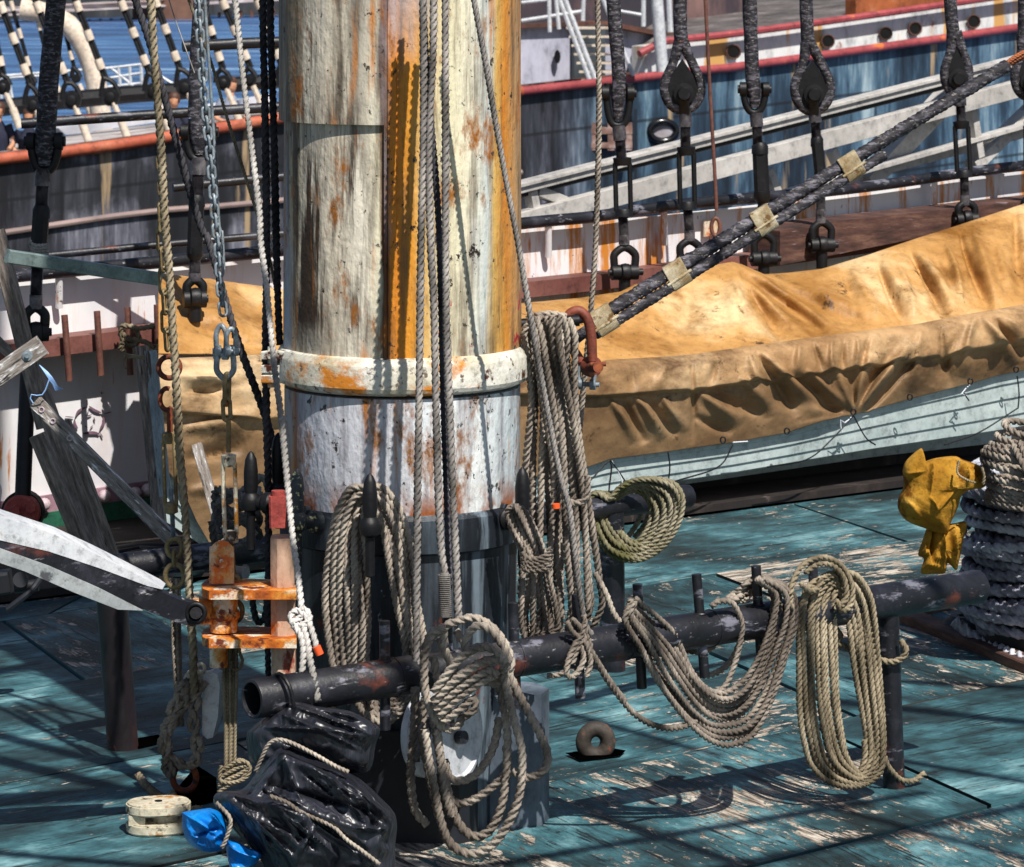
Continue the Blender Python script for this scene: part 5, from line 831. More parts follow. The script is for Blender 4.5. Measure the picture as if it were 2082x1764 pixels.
# brown timber behind the boat
b = MB(); tt = [(1586, 470), (1680, 452), (1800, 440), (1944, 424), (2160, 400)]; b.wall(tt, [(1560, 545), (1586, 540), (1650, 528), (1900, 478), (2160, 440)][1:], 17.5, .25, 30, 4); b.build('timber_baulk', BROWNW, None, label='heavy weathered brown baulk lying along the ledge behind the boat at the right', cat='timber')
# ================================================================= SHROUDS
gs = 'shrouds with rigging screws along the bulwark'
def rig(label, rope, heart, rod1, tb, rod2, sh, c=17.45, front=True, serve_r=.036, edge=False):
    xm = rod1[0]; Y = YL(c, xm); k = F/Y
    t = thing('shroud', label, 'shroud', P(sh[0], sh[2], Y), gs)
    p = [P(x, y, Y) for x, y in rope]; p_ = sp(p, .02); n = len(p_); b = MB(); b.sweep(p_, serve_r*(1+.06*np.array([mnoise.noise(Vector(x)*14) for x in p_])), np.ones(16))
    b.build('served_rope', TAR, t)
    cx_, y0, y1, hw = heart
    if front:                                          # eye opened round a heart thimble, seen face on
        b = MB(); L_ = [(rope[-1][0]-3, y0-18), (cx_-hw*.55, y0+(y1-y0)*.22), (cx_-hw, y0+(y1-y0)*.58), (cx_-hw*.72, y0+(y1-y0)*.88), (cx_, y1), (cx_+hw*.72, y0+(y1-y0)*.88), (cx_+hw, y0+(y1-y0)*.58), (cx_+hw*.55, y0+(y1-y0)*.22), (rope[-1][0]+3, y0-18)]
        b.tube([P(x, y, Y) for x, y in L_], [13/k, 9.5/k, 10/k, 11/k, 11/k, 11/k, 10/k, 9.5/k, 13/k], 12, ds=.02); b.build('eye', TAR, t)
        b = MB(); L_ = [(cx_, y0+(y1-y0)*.14), (cx_-hw*.56, y0+(y1-y0)*.40), (cx_-hw*.86, y0+(y1-y0)*.66), (cx_-hw*.55, y0+(y1-y0)*.88), (cx_, y0+(y1-y0)*.97), (cx_+hw*.55, y0+(y1-y0)*.88), (cx_+hw*.86, y0+(y1-y0)*.66), (cx_+hw*.56, y0+(y1-y0)*.40)]
        b.slab([P(x, y, Y-.02) for x, y in L_], (0, .06, 0)); b.build('heart_thimble', BLACK, t)
        b = MB(); yc = y0+(y1-y0)*.72; b.lathe(P(cx_+2, yc, Y), [(.01, -.075), (.03, -.075), (.036, -.065), (.036, -.05), (.055, -.048), (.055, -.02), (.055, .06)], ax=(0, 1, 0), n=24); b.beam(P(cx_+2, yc+6, Y-.05), P(rod1[0], rod1[1]+6, Y-.02), .05, .03); b.build('clevis', BLACK, t)
    else:
        b = MB(); h = hw/k
        b.tube([P(cx_-hw*.9, y0+2, Y), P(cx_-hw*.95, y0+(y1-y0)*.5, Y), P(cx_-hw*.6, y1-8, Y), P(cx_, y1, Y), P(cx_+hw*.6, y1-8, Y), P(cx_+hw*.95, y0+(y1-y0)*.5, Y), P(cx_+hw*.9, y0+2, Y)], .019, 12, ds=.01)
        yc = y0+(y1-y0)*.25
        for s_ in (-1, 1): b.cyl(P(cx_+s_*hw*.8, yc, Y), P(cx_+s_*hw*1.35, yc, Y), .038, 20); b.cyl(P(cx_+s_*hw*1.35, yc, Y), P(cx_+s_*hw*1.55, yc, Y), .022, 16)
        b.build('clevis', BLACK, t)
        b = MB(); b.tube([P(rope[-1][0], y0-10, Y), P(cx_, y0+(y1-y0)*.5, Y), P(cx_, y1-10, Y)], [serve_r, serve_r*1.05, serve_r*.6], 14); b.build('eye', TAR, t)
    b = MB(); x0, ya, x1, yb = rod1; ymid = ya+(yb-ya)*.45; b.cyl(P(x0, ya, Y), P(x0+(x1-x0)*.45, ymid, Y), .034); thread(b, P(x0+(x1-x0)*.45, ymid, Y), P(x1, yb+6, Y), .027); b.build('screw', SCRW, t)
    b = MB(); x0, ya, x1, yb = rod2; thread(b, P(x0, ya-6, Y), P(x1, ya+(yb-ya)*.75, Y), .025); b.cyl(P(x1, ya+(yb-ya)*.7, Y), P(x1, yb+6, Y), .028); b.build('screw', SCRW, t)
    b = MB(); x0, ya, x1, yb, hw = tb
    if edge: 
        b.beam(P(x0, ya+14, Y), P(x1, yb-14, Y), hw*1.8/k, .07, (0, 1, 0), bev=.25); b.lathe(P(x0, ya, Y), [(hw*.7/k, 0), (hw/k, -.02), (hw/k, -.06)], n=16); b.lathe(P(x1, yb, Y), [(hw*.7/k, 0), (hw/k, .02), (hw/k, .06)], n=16)
    else: turnbuckle(b, x0, ya, yb, hw, Y, x1)
    b.build('turnbuckle', BLACK, t)
    b = MB(); cx_, ya, yb, hw = sh; shackle(b, P(cx_, (ya+yb)/2-4, Y), hw*1.6/k, (yb-ya)*.72/k, .021, (1, .25, 0)); b.lathe(P(cx_+1, yb-14, Y-.01), [(.02, -.03), (.042, -.02), (.046, 0), (.042, .02), (.02, .03)], ax=(1, .25, 0), n=18); b.cyl(P(cx_, yb-10, Y), P(cx_, yb+34, Y), .03); b.build('shackle', BLACK, t)
D = lambda z, l: q(z, [l])[0]
rig('black served shroud nearest the mast on its right, seen edge on', [(1246, -60), (1247, 0), (1254, 90), (1259, 160)], (1257, 168, 256, 24), (1258, 256, 1264, 322), (1265, 320, 1268, 442, 19), (1266, 444, 1269, 492), (1270, 498, 568, 28), front=False, serve_r=.036)
rig('first face-on shroud with a pear shaped eye, second from the mast', [(1384, -60), (1383, 0), (1383, 50), (1385, 84)], (1388, 104, 224, 37), (1393, 224, 1394, 300), (1395, 298, 1398, 428, 19), (1398, 430, 1402, 484), (1402, 486, 545, 25))
rig('edge-on served shroud between the two pear shaped eyes', [(1524, -60), (1524, 0), (1527, 90), (1530, 165)], (1534, 166, 230, 22), (1537, 230, 1541, 292), (1545, 290, 1549, 412, 17), (1549, 412, 1552, 470), (1553, 472, 540, 26), front=False, serve_r=.038, edge=True)
rig('second face-on shroud with a pear shaped eye, left of the rising canvas', [(1640, -60), (1639, 0), (1641, 60), (1643, 88)], (1652, 106, 226, 36), (1656, 226, 1660, 278), (1661, 276, 1668, 372, 13), (1668, 374, 1669, 448), (1671, 448, 512, 25), edge=True)
rig('shroud standing over the right part of the canvas boat cover', [(1931, -60), (1932, 0), (1936, 50), (1940, 78)], (1945, 84, 190, 24), (1951, 190, 1955, 248), (1954, 246, 1960, 362, 17), (1960, 364, 1962, 412), (1965, 410, 458, 22))
rig('shroud cut off by the right edge of the picture', [(2082, -60), (2082, 0), (2082, 60), (2082, 80)], (2090, 88, 196, 26), (2092, 196, 2094, 248), (2095, 246, 2096, 350, 14), (2096, 352, 2097, 400), (2098, 400, 440, 20))
rig('leftmost shroud, black with a lashed turnbuckle, over the weathered planks', [(118, -60), (114, 0), (106, 90), (98, 180), (95, 240), (93, 300)], (91, 268, 348, 27), (88, 345, 84, 418), (84, 416, 77, 546, 18), (76, 548, 73, 622), (72, 620, 690, 24), front=False, serve_r=.043, edge=True, c=16.3)
rig('second shroud from the left, behind the bright chain', [(412, -60), (410, 0), (402, 120), (398, 240)], (404, 250, 325, 26), (404, 320, 401, 398), (400, 394, 396, 530, 17), (396, 530, 396, 566), (396, 566, 620, 20), front=False, serve_r=.036, edge=True, c=16.6)
ropeobj('lashing', 'pale cord wound round the lower end of the leftmost turnbuckle', 'cord', RP_WHITE, [[(60+0*k, 495+6*k), (75, 500+6*k), (98, 498+6*k)] for k in range(6)]+[[(62, 488), (58, 500), (66, 510), (48, 518)]], .0085, YL(16.1, 80))
b = MB(); YT = YL(17.3, 1440)
b.tube([P(x, y, YT) for x, y in q('C1', [(1405, -100), (1410, 0), (1440, 600), (1475, 1200), (1490, 1500)])], .0095, 8); b.ring(P(1455, 462, YT), .022, .045, .011); b.ring(P(1452, 485, YT), .02, .02, .008); b.build('wire_line', PINB, None, label='thin rusty wire ending in a small rusty thimble between two shrouds', cat='wire')
b = MB(); b.wall([(1432, 448), (1462, 444)], [(1432, 482), (1462, 478)], 17.85, .01, 4, 3); b.build('rust_plate', ORNG, bul)
# bars across the shrouds at the left
for i, (x0, y0, x1, y1, Y, r, lb) in enumerate([(43, 252, 600, 216, 16.2, .024, 'black bar lashed across the shrouds above the other ship rail'), (372, 95, 620, 84, 16.4, .026, 'short black bar crossing the blue water left of the mast'), (352, 382, 620, 356, 16.4, .022, 'short black bar left of the mast in front of the grey hull'), (100, 520, 620, 472, 16.2, .018, 'thin black bar just above the bulwark pipe left of the mast')]):
    b = MB(); b.tube([P(x0, y0, Y), P((x0+x1)/2, (y0+y1)/2-1, Y+.1), P(x1, y1, Y+.2)], r, 12, ds=.2); b.build('sheer_bar', PIPE, None, label=lb, cat='bar', group='bars across the shrouds')
# ================================================================= PLANKS AND RODS AT THE LEFT
def plank(l0, l1, wd, th, Y0, Y1, m_, lb, name='plank', extra=None):
    a = Vector(P(*l0, Y0)); e = Vector(P(*l1, Y1)); L = (e-a).length; b = MB(); b.beam((0, 0, 0), (0, 0, L), wd, th, (0, 1, 0), bev=.08)
    o = b.build(name, m_, None, label=lb, cat='plank', group='weathered planks at the left'); z = (e-a).normalized(); y = Vector((0, 1, 0)); y = (y-z*y.dot(z)).normalized(); x = y.cross(z)
    from mathutils import Matrix
    M_ = Matrix((x, y, z)).transposed().to_4x4(); M_.translation = a; o.matrix_world = M_; o['_o'] = [0, 0, 0]; return o
pk = 7100/13.5
plank((-8, 470), (92, 870), 34/pk, .05, 13.6, 13.5, WOOD, 'long grey weathered plank leaning at the left edge above the boom')
plank((84, 800), (200, 1130), 36/pk, .05, 13.5, 13.3, WOOD, 'lower grey plank of the leaning pair left of the bulwark emblem')
plank((128, 860), (226, 1135), 32/pk, .06, 13.75, 13.6, WOOD, 'dark plank standing right of the leaning pair')
plank((75, 885), (168, 1110), 30/pk, .05, 13.1, 13.1, WOOD, 'short dark plank with a bolt at the far left of the pair')
o = plank((72, 818), (352, 1100), 27/pk, .04, 13.0, 12.9, WOODW, 'narrow plank with flaking white paint slanting down to the rusty turnbuckle')
for z in (.04, .10, .19): b = MB(); b.ring((0, -.022, z), .009, .009, .003); b.build('bolt', RIVET, o)
o = plank((-20, 775), (86, 702), 42/pk, .04, 12.9, 12.9, WOODW, 'pale grey board with a washer and bolt end at the left edge')
b = MB(); b.lathe((0, -.02, .17), [(.02, 0), (.02, .004), (.009, .005), (.009, .012)], ax=(0, -1, 0), n=16); b.build('bolt', GALV, o)
plank((-10, 690), (45, 745), 20/pk, .04, 13.9, 13.9, WOOD, 'short dark board crossing behind the long plank at the left edge')
plank((288, 706), (326, 1075), 26/pk, .06, 13.7, 13.5, WOOD, 'upright dark wooden post beside the end of the canvas cover')
plank((306, 714), (336, 1010), 24/pk, .035, 13.5, 13.4, simple('pale_blue_white_wood', [(.3, '#6a767c'), (.6, '#98a8b0'), (.8, '#bcc8ce')], 6, (5, 5, 1), rough=.7, spots=[('#4a3c32', .57, 9, (4, 4, .6))]), 'pale blue-white plank tied to the dark post at the canvas end')
plank((400, 905), (455, 1100), 22/pk, .03, 14.2, 14.0, WOODW, 'pale board under the hanging canvas end')
b = MB()
for k in range(3): b.tube([P(x, y, 13.35) for x, y in q('A2', [(890+k*6, 1000+k*14), (960, 1010+k*8), (1030, 1015+k*10)])], .0035, 6)
b.tube([P(x, y, 13.35) for x, y in q('A2', [(900, 1000), (880, 1060), (895, 1110)])], .003, 6); b.build('string', RP_YEL, None, label='thin pale string tying the dark post to the pale plank', cat='string')
b = MB()
for k in range(7): b.tube([P(*D('A2', (280, 1080)), 13.0), P(*D('A2', (310+k*8, 1120+k*5)), 12.98), P(*D('A2', (370+k*11-14, 1190+k*10)), 12.98), P(*D('A2', (385+k*10, 1225+((k*37) % 40))), 12.98)], .0022, 5)
b.tube([P(x, y, 12.95) for x, y in q('A2', [(350, 1180), (300, 1290), (210, 1290), (235, 1350)])], .0025, 5); b.build('string', simple('blue_string', [(.3, '#6a9ad8'), (.7, '#a8c8f0')], 5, bump=0), None, label='frayed pale blue string hanging from the leaning plank', cat='string')
b = MB(); b.beam(P(14, 521, 13.0), P(326, 568, 13.4), .05, .03, (0, 1, 0)); b.build('metal_bar', STEEL, None, label='flat grey galvanised bar slanting from the long plank to the canvas', cat='bar')
t = thing('scupper_rod', 'black rod standing on a red bolted flange against the bulwark foot', 'rod', P(44, 1075, 15.4))
b = MB(); b.tube([P(60, 700, 15.6), P(53, 850, 15.5), P(46, 1020, 15.4)], .036, 16, ds=.2); b.build('rod', BLACK, t)
b = MB(); b.lathe(P(45, 1042, 15.4), [(.02, -.04), (.07, -.04), (.08, -.03), (.08, .02)], ax=(.1, 1, 0), n=32); fl = b.build('flange', REDP, t)
b = MB(); b.lathe(P(45, 1042, 15.44), [(.05, -.01), (.093, -.01), (.093, .05)], ax=(.1, 1, 0), n=32); b.build('rim', BLACK, t)
b = MB()
for x, y in ((32, 1038), (64, 1032)): b.lathe(P(x, y, 15.34), [(.026, -.01), (.022, -.03), (.01, -.03)], ax=(0, 1, 0), n=6)
b.build('bolt', REDP, fl)
b = MB()
for k in range(7): y = 1085+k*7; b.tube([G(235+k*6, y+38, .02+.02*(k % 3)), G(290, y+30-k, .05), G(340, y+34, .05+.01*k), G(420, y+24+k, .03), G(500, y+40, .02)], .028-.002*(k % 3), 10, ds=.1)
b.build('hose_pile', DARKB, None, label='tangle of black hoses on the deck behind the rear pipe rail', cat='hose')
b = MB(); b.tube([G(214, 1190, .09), G(235, 1192, .1), G(262, 1210, .06), G(300, 1215, .04)], .02, 12, ds=.03); b.build('hose', HAWG, None, label='grey hose end with a blue tape band beside the left rail post', cat='hose')
b = MB(); b.beam(P(-30, 1190, 12.6), P(22, 1182, 12.6), .10, .08); b.cyl(P(42, 1179, 12.5), P(42, 1179, 12.53), .028); b.cyl(P(30, 1195, 12.55), P(78, 1190, 12.55), .022); b.tube([P(15, 1240, 12.5), P(60, 1205, 12.5), P(80, 1180, 12.55)], .012, 8); b.build('air_tool', DARKB, None, label='small dark machine part with a wheel under the boom at the left edge', cat='machine')
b = MB()
for k in range(5): c_ = np.array(P(482, 1010+k*16, 11.7)); b.rope([c_+np.array([math.cos(a)*.075, math.sin(a)*.06, .03*math.sin(a*2+k)]) for a in np.linspace(0, 6.5, 24)], .014)
b.rope(W([(440, 1030), (470, 1000), (500, 1010), (530, 970), (545, 990)], 11.5), .014); b.rope(W([(430, 1060), (440, 1110), (480, 1115), (520, 1080)], 11.55), .014)
b.build('rope_coil', RP_GREY, None, label='loose grey rope bundle behind the leftmost mast pin', cat='rope coil', group=gc)
# ================================================================= GANGWAY
t = thing('gangway', 'aluminium truss gangway slanting between the two ships at the right', 'gangway', P(1500, 420, 24))
YG = lambda x: 23+(x-1060)/1020*4
def gb(x0, y0, x1, y1, h, wd=.10, dy=0.): b = MB(); b.beam(P(x0, y0, YG(x0)+dy), P(x1, y1, YG(x1)+dy), wd, h, (0, 0, 1), bev=.03); b.build('beam', ALU, t)
gb(1040, 385, 2150, 103, .07); gb(1040, 382-6+3, 2150, 97, .018, .14); gb(1040, 455, 2150, 158, .13); gb(1680, 372, 2150, 250, .08, dy=.3); gb(1550, 405, 2150, 236, .03, dy=.05); gb(1040, 440, 2150, 330, .05, dy=-.5) if 0 else None
for x0, y0, x1, y1 in [(1078, 388, 1086, 432), (1090, 388, 1180, 425), (1690, 305, 1706, 340), (1560, 345, 1580, 400), (1975, 225, 1990, 320)]: gb(x0, y0, x1, y1, .07, .07)
for x0, y0, x1, y1 in [(1760, 370, 1930, 180), (1975, 340, 2130, 190), (1765, 375, 1940, 195)]: gb(x0, y0, x1, y1, .09, .12, .2)
b = MB(); b.beam(P(1040, 398, YG(1040)+.05), P(2150, 116, YG(2150)+.05), .06, .05); b.build('hand_rail', BLACK, t)
# ================================================================= SECOND SHIP
ship = thing('ship', 'grey and blue hulled old steel ship with orange and red rails moored beyond the bulwark', 'ship', P(1000, 600, 62)); CS = 62.
rl = [(-80, 338), (0, 326), (150, 309), (300, 288), (420, 268), (560, 245), (800, 216), (1060, 188), (1300, 161), (1420, 146), (1486, 140), (1760, 103), (2082, 57), (2200, 40)]
b = MB(); b.wall(rl, [(x, 700) for x, _ in rl], CS, .5, 120, 20); hull = b.build('hull', HULL2, ship)
b = MB(); b.tube([P(x, y-2, YL(CS-.1, x)) for x, y in rl if x < 1080], .10, 10, ds=.6); b.build('rail', RAILO, ship)
b = MB(); b.tube([P(x, y-2, YL(CS-.1, x)) for x, y in rl if x > 1040], .085, 10, ds=.6); b.build('rail', RAILR, ship)
b = MB(); b.tube([P(x, y+70+x*.012, YL(CS-.05, x)) for x, y in [(0, 455-50), (300, 420-62), (560, 395-62), (1060, 330-62)]], .05, 8, ds=1); b.build('rubbing_strake', simple('strake_pink', [(.3, '#6e605e'), (.7, '#a08a86')], 1, bump=0), hull)
b = MB(); b.wall([(x, y-14) for x, y in rl if x < 1486], [(x, y+2) for x, y in rl if x < 1486], CS+2.0, .15, 60, 3); b.build('inner_rail', BRK2, ship)
V = MB(); pts = [P(x, np.interp(x, *zip(*rl))+18, YL(CS+.5, x)) for x in (-80, 300, 700, 1060, 1400)]+[P(x, np.interp(x, *zip(*rl))-34, YL(CS+9, x)) for x in (1400, 1060, 700, 300, -80)]; V.slab(pts, (0, 0, -.1)); V.build('ship_deck', simple('ship_deck_pale', [(.3, '#6a6460'), (.55, '#a8a2a2'), (.8, '#d8d4d4')], .9, (1, 1, 1), .8, 0, [('#7a4a30', .6, 1.2, (1, 1, 1))], 0), ship)
b = MB(); b.tube([P(x, y, 64) for x, y in q('A1', [(-60, 775), (160, 745), (560, 705), (1000, 665), (1400, 640)])], .16, 8, ds=1); b.tube([P(x, y, 64) for x, y in q('A1', [(1600, 610), (1990, 570)])], .14, 8, ds=1); b.build('sheer_bar', BLACK, ship)
# striped shrouds of the second ship
for i, (x0, y0, x1, y1, tx, ty, r, Yx) in enumerate([(-40, -60, 205, 600, 235, 745, 62, 60), (-120, -60, 10, 530, 20, 620, 55, 60), (500, -60, 735, 555, 783, 690, 66, 60), (820, -60, 1050, 520, 1085, 650, 60, 60), (1060, -80, 1265, 490, 1312, 622, 64, 60), (1400, -60, 1570, 490, 1585, 590, 55, 60), (1540, -60, 1765, 480, 1775, 570, 45, 60), (215, -60, 470, 590, 508, 712, 68, 60), (1790, -60, 1990, 470, 2010, 560, 50, 60), (50, -60, 215, 530, 225, 600, 30, 66), (215, -60, 330, 430, 340, 480, 30, 66), (380, -60, 520, 480, 540, 560, 32, 66)]):
    Yx = float(Yx); k = F/Yx; t = thing('striped_shroud', ['leftmost pair', 'far left edge', 'middle left', 'middle', 'right of the thick tan rope', 'behind the chain', 'right of the chain', 'left middle', 'nearest the mast', 'thin far left', 'thin second', 'thin third'][i]+' black and white banded shroud on the far ship', 'shroud', P(*D('A1', (tx, ty+150)), Yx), 'banded shrouds of the far ship')
    a = np.array(P(*D('A1', (x0, y0)), Yx)); e = np.array(P(*D('A1', (x1, y1)), Yx)); w_ = .034 if Yx < 63 else .022
    b = MB(); b.cyl(a, e, w_, 8); b.cyl(a+(w_*1.6, 0, 0), e+(w_*1.6, 0, 0), w_, 8); b.build('rope', BLACK, t)
    L = np.linalg.norm(e-a); n = max(3, int(L/.46))
    for j in range(n): s_ = a+(e-a)*((j+.35)/n); s2 = a+(e-a)*((j+.70)/n); b = MB(); b.cyl(s_+(w_*.8, -.01, 0), s2+(w_*.8, -.01, 0), w_*2.15, 10); b.build('white_band', PIN2, t)
    b = MB(); c_ = P(*D('A1', (tx, ty)), Yx); rr2 = r*.2865/k; b.lathe(c_, [(.05, -.09), (rr2*.5, -.08), (rr2*.55, -.04), (rr2, -.04), (rr2, .06)], ax=(0, 1, 0), n=24)
    b.tube([tuple(e), P(*D('A1', (tx-r*.9, ty-r*1.1)), Yx), P(*D('A1', (tx-r, ty)), Yx)], .045, 8, ds=.1); b.tube([tuple(e), P(*D('A1', (tx+r*.3, ty-r*1.6)), Yx), P(*D('A1', (tx+r, ty-r*.2)), Yx)], .045, 8, ds=.1); b.build('thimble', BLACK, t)
    b = MB(); b.cyl(P(*D('A1', (tx+20, ty+40)), Yx), P(*D('A1', (tx+70, ty+150)), Yx), .05, 8); b.cyl(P(*D('A1', (tx+70, ty+150)), Yx), P(*D('A1', (tx+120, ty+290)), Yx), .07, 10); b.build('bottle_screw', PIN2, t)
b = MB(); b.tube([P(x, y, 66) for x, y in q('A1', [(150, 70), (220, 75), (400, 120), (540, 240), (640, 430), (690, 640), (735, 960)])], .2, 12, ds=.3); b.build('davit', PIN2, ship)
b = MB()
for l in ([(-20, 545), (300, 520), (640, 495)], [(-20, 560), (300, 540)], [(740, 490), (1000, 460)], [(1000, 460), (1230, 600)], [(760, 560), (1010, 520)], [(760, 620), (1030, 590)], [(60, 550), (90, 720)], [(0, 550), (10, 700)], [(840, 480), (860, 680)], [(920, 470), (930, 660)], [(1000, 460), (1010, 650)], [(780, 480), (980, 640)], [(640, 495), (660, 680)]): b.tube([P(x, y, 70) for x, y in q('A1', l)], .035, 6, ds=1)
b.build('white_railing', WHITE, ship)
b = MB(); b.wall([(x, y-52) for x, y in rl if x < 600], [(x, y-36) for x, y in rl if x < 600], CS+9, .3, 20, 3); b.build('far_bulwark', simple('white_grey', [(.3, '#9a9ca6'), (.7, '#d8d8e0')], 1, bump=0), ship)
# deckhouse and forecastle
def shipwall(name, topl, botl, c, m_, th=.3, nx=30): b = MB(); b.wall(topl, botl, c, th, nx, 5); return b.build(name, m_, ship)
shipwall('deckhouse_wall', q('C1', [(-200, 205), (105, 200), (380, 190), (700, 175)]), q('C1', [(-200, 690), (105, 660), (380, 630), (700, 600)]), CS+2.5, HOUSE)
shipwall('deckhouse_wall', q('C1', [(700, 175), (1000, 235), (1190, 270)]), q('C1', [(700, 610), (1000, 560), (1190, 520)]), CS+2.6, HOUSE)
shipwall('deckhouse_cornice', q('C1', [(-200, 180), (105, 172), (700, 150), (1000, 205), (1190, 235)]), q('C1', [(-200, 210), (105, 202), (700, 180), (1000, 240), (1190, 275)]), CS+2.3, BRK2)
shipwall('upper_house', q('C1', [(-200, -60), (560, -60), (1300, -60), (1700, -60)]), q('C1', [(-200, 180), (560, 160), (1300, 240), (1700, 250)]), CS+7, simple('upper_house_dark', [(.3, '#16222e'), (.5, '#3a3038'), (.7, '#8a6a64')], .6, (1, 1, .4), .8, bump=0))  # dark wall, mottled blue-black to dusty brown
fc = [(1300, 112), (1330, 90), (1486, 72), (1760, 35), (2082, -12), (2200, -28)]
shipwall('forecastle_side', [(1312, 95)]+fc[2:], [(1312, 158), (1486, 140), (1760, 103), (2200, 40)], CS+.25, BAND2, .4, 50)
b = MB(); b.tube([P(x, y-2, YL(CS, x)) for x, y in fc], .07, 8, ds=.6); b.build('rail', RAILR, ship)
b = MB(); pts = [P(x, y-1, YL(CS+.3, x)) for x, y in fc]+[P(x, y-80, YL(CS+14, x)) for x, y in fc[::-1]]; b.slab(pts, (0, 0, -.1)); b.build('forecastle_deck', DECKG, ship)
shipwall('rusty_house', [(1740, 0), (1800, -20), (2200, -90)], [(1740, 35), (1800, 24), (2200, -30)], CS+1.2, ORWALL)
for x, y, r in [(q('C2', [(690, 295)])[0]+(12,)), (q('C2', [(1100, 240)])[0]+(12,)), (q('C2', [(1310, 205)])[0]+(12,)), (q('C2', [(1725, 155)])[0]+(12,)), (q('C1', [(1610, 370)])[0]+(13,))]:
    b = MB(); Y = YL(CS+.2, x); k = F/Y; b.lathe(P(x, y, Y-.1), [(r*1.02/k, 0), (r*1.02/k, .35)], ax=(-.2, 1, 0), n=24); o_ = b.build('porthole', PORT, ship); b = MB(); b.ring(P(x, y, Y-.12), r*1.1/k, r*1.1/k, .014, (1, .2, 0)); b.build('frame', BRK2, o_)
for x, y in q('C1', [(360, 405), (900, 430), (1040, 440)]):
    b = MB(); Y = YL(CS+2.4, x); k = F/Y; pts = [P(x+math.cos(a)*6.5, y+math.sin(a)*14, Y-.12) for a in np.linspace(0, 6.28, 20, endpoint=False)]; b.slab(pts, (0, .1, 0)); b.build('porthole', PORT, ship)
b = MB(); x, y = q('C1', [(1108, 935)])[0]; Y = YL(CS-.15, x); k = F/Y; b.ring(P(x, y, Y), 27/k, 20/k, .07, (1, .2, 0)); o_ = b.build('hawse_ring', PORT, ship); b = MB(); b.slab([P(x+math.cos(a)*24, y+math.sin(a)*17, Y+.02) for a in np.linspace(0, 6.28, 24, endpoint=False)], (0, .05, 0)); b.build('hawse_plate', simple('hawse_inner', [(.3, '#6a5a58'), (.5, '#a8a4ac'), (.8, '#c8c4c8')], .9, bump=0), o_)
b = MB(); p0, p1 = q('C1', [(580, 880), (890, 1060)]); Y = YL(CS-.2, 1240)
for k in range(3): b.box(P(p0[0]+10+k*36, (p0[1]+p1[1])/2, Y), (.12, .1, .5))
b.box(P((p0[0]+p1[0])/2, p0[1]+14, Y), (.8, .12, .12)); b.box(P((p0[0]+p1[0])/2, p1[1]-8, Y), (.8, .12, .10)); b.build('hull_fitting', simple('fitting', [(.3, '#2a2020'), (.5, '#8a6a60'), (.8, '#c8c0c0')], 3, bump=0), ship)
b = MB()
for l, r in [([(360, -40), (600, 600)], .045), ([(400, -40), (640, 590)], .045), ([(668, -40), (900, 540)], .04), ([(300, -20), (305, 230)], .04), ([(350, -20), (370, 210)], .04), ([(545, -20), (540, 150)], .04), ([(970, -20), (970, 190)], .045), ([(105, 150), (550, 80)], .035), ([(105, 20), (300, 0)], .03), ([(800, 80), (970, 110)], .03), ([(1150, -20), (1160, 230)], .055)]: b.tube([P(x, y, 63.5) for x, y in q('C1', l)], r, 8, ds=1)
b.build('house_railing', WHITE, ship)
b = MB(); b.cyl(P(*D('C1', (1062, -60)), 62.5), P(*D('C1', (1105, 510)), 62.5), .11, 14); b.build('vent_pipe', WHITE, ship)
t2 = MB()
for k in range(7): p = D('C1', (500+k*18+20*0, 200+k*62)); t2.box(P(p[0]+25, p[1], 64.2), (.85, .3, .04))
t2.build('stair_tread', PIN2, ship)
b = MB(); b.wall(q('C1', [(480, 190), (700, 175)]), q('C1', [(560, 600), (720, 585)]), CS+2.3, .08, 6, 4); b.build('stair_recess', simple('recess_dark', [(.3, '#1c2228'), (.7, '#4a5258')], 2, bump=0), ship)
# gull-like grey vent on the forecastle rail
# people sitting along the far ship's deck
def person(label, hx_, hy, shirt, bald=False, lean=1, Y=63.2, hide=0):
    k = F/Y; s_ = 1/k; base = np.array(P(hx_, hy, Y)); t = thing('person', label, 'person', (base[0], base[1], base[2]-1.0), 'people sitting on the far ship')
    b = MB(); b.lathe(base, [(.02, -.12), (.07, -.10), (.095, -.02), (.1, .04), (.085, .10), (.04, .135), (.01, .14)], n=16); b.cyl(base-(0, 0, .2), base-(0, 0, .06), .055, 10)
    for sx in (-1, 1):
        b.tube([base+(sx*.21, 0, -.30), base+(sx*.27, -.10, -.55), base+(sx*.12+.1*lean, -.3, -.66)], [.05, .042, .035], 8, ds=.06)
        b.tube([base+(sx*.12, 0, -.80), base+(sx*.16+.2*lean, -.42, -.78), base+(sx*.16+.25*lean, -.46, -1.15)], [.085, .07, .05], 10, ds=.08)
    b.box(base+(0, -.1, -.02), (.03, .04, .05)); b.build('body', SKIN, t, 70)
    b = MB(); b.tube([base+(0, .0, -.18), base+(0, .02, -.28), base+(0, .03, -.5), base+(0, .05, -.85)], [.07, .2, .19, .17], 14, ds=.06)
    for sx in (-1, 1): b.tube([base+(sx*.16, 0, -.25), base+(sx*.25, -.04, -.45)], [.08, .065], 8)
    b.build('shirt', shirt, t, 70)
    b = MB(); b.lathe(base+(0, .015, .02), [(.105, -.05 if not bald else .03), (.112, .03 if not bald else .05), (.1, .10), (.05, .145), (.01, .15)], n=16); b.build('hair', HAIR, t)
    b = MB()
    for sx in (-1, 1): b.tube([base+(sx*.12, .02, -.80), base+(sx*.16+.14*lean, -.3, -.77)], [.10, .085], 10)
    b.build('shorts', SHN, t)
person('person in a dark blue shirt sitting behind the leftmost shroud', *D('A1', (205, 830)), SHN, Y=61.5)
person('person in navy at the far left edge of the other ship', *D('A1', (-10, 790)), SHN, Y=61.5)
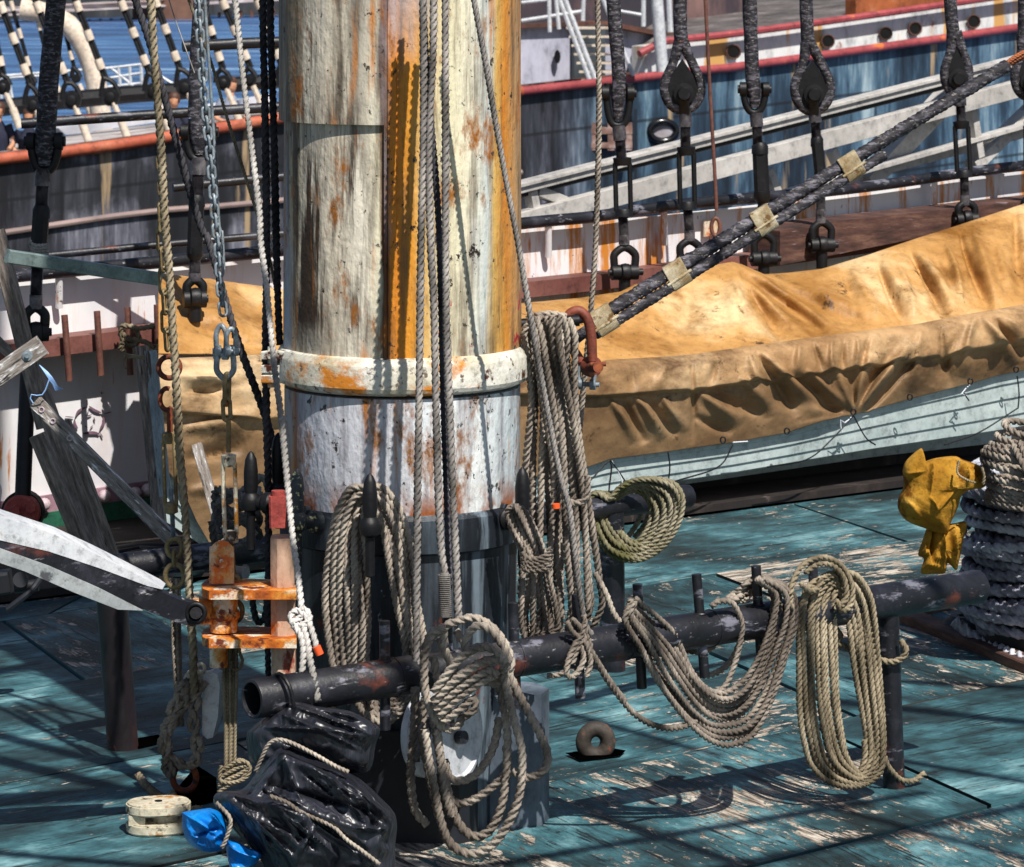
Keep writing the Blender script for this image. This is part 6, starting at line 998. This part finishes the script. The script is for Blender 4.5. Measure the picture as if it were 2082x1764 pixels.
person('dark haired person sitting between the thick tan rope and the chain', *D('A1', (1235, 720)), SHN, lean=-1, Y=62.5)
person('close cropped person in a grey shirt bent over behind the white rope', *D('A1', (1640, 610)), SHG, True, 1, Y=62.5)
# ================================================================= FAR PIER
t = thing('pier', 'long dark pier with pale stone edging across the harbour', 'pier', P(200, 60, 430))
b = MB(); b.slab([P(-300, 112, 400), P(0, 96, 410), P(300, 78, 425), P(700, 44, 460), P(1300, 10, 520), P(1300, -60, 520), P(-300, -60, 400)], (0, 20, 0)); b.build('pier_wall', PIERD, t)
b = MB(); b.slab([P(-300, 108, 399), P(0, 92, 409), P(300, 74, 424), P(700, 40, 459), P(700, 30, 459), P(300, 63, 424), P(0, 80, 409), P(-300, 96, 399)], (0, -6, 0)); b.build('stone_edge', PIERW, t)
b = MB(); b.slab([P(-300, 45, 395), P(0, 33, 405), P(200, 20, 415), P(700, -6, 455), P(700, -14, 455), P(200, 5, 415), P(0, 16, 405), P(-300, 24, 395)], (0, -6, 0)); b.build('stone_edge', PIERW, t)
b = MB(); b.box(P(345, 22, 425), (8, 10, 3.6)); b.build('brick_pier_end', PIERB, t)
b = MB()
for k in range(40): x = -60+k*22; b.box(P(x, np.interp(x, [0, 300, 700], [58, 48, 18])+4, 404+.06*max(0, x)), (.35, .5, 1.9))
b.build('piles', PIERW if 0 else BRK2, t)
# ================================================================= RIGGING OVERHEAD (its shadows fall across the deck)
def overhead(g1, g2, h1, h2, r, lb):
    a = np.array(G(*g1)); e = np.array(G(*g2)); s_ = np.array(SUN)/SUN.z; p = a+s_*h1; q_ = e+s_*h2; d_ = q_-p
    b = MB(); b.cyl(p-d_*.6, q_+d_*.6, r*1.35, 8); b.build('stay', RP_DARK, None, label=lb, cat='stay', group='stays above the deck')
for g in [((1249, 1672), (1519, 1764), 3.6, 4.4, .022), ((1089, 1746), (1599, 1660), 3.8, 4.6, .022), ((1486, 1764), (2082, 1640), 4.2, 5.0, .025), ((1697, 1646), (2081, 1746), 4.5, 5.2, .022), ((1838, 1443), (2082, 1471), 5.0, 5.5, .035), ((1841, 1551), (2040, 1585), 4.6, 5.0, .022), ((1858, 1388), (2082, 1400), 5.5, 6, .025),
          ((0, 1497), (300, 1575), 4.0, 4.6, .03), ((0, 1546), (206, 1597), 3.8, 4.2, .035), ((0, 1629), (286, 1612), 4.4, 5.0, .06), ((17, 1738), (286, 1761), 4.0, 4.4, .022), ((0, 1365), (200, 1335), 5, 5.5, .04), ((1120, 1440), (1330, 1500), 4.5, 5, .02), ((560, 1720), (900, 1764), 4.4, 5, .03)]:
    overhead(*g, 'tarred stay stretched high above the deck out of the picture')
for o in allobj:
    if '_o' in o: del o['_o']
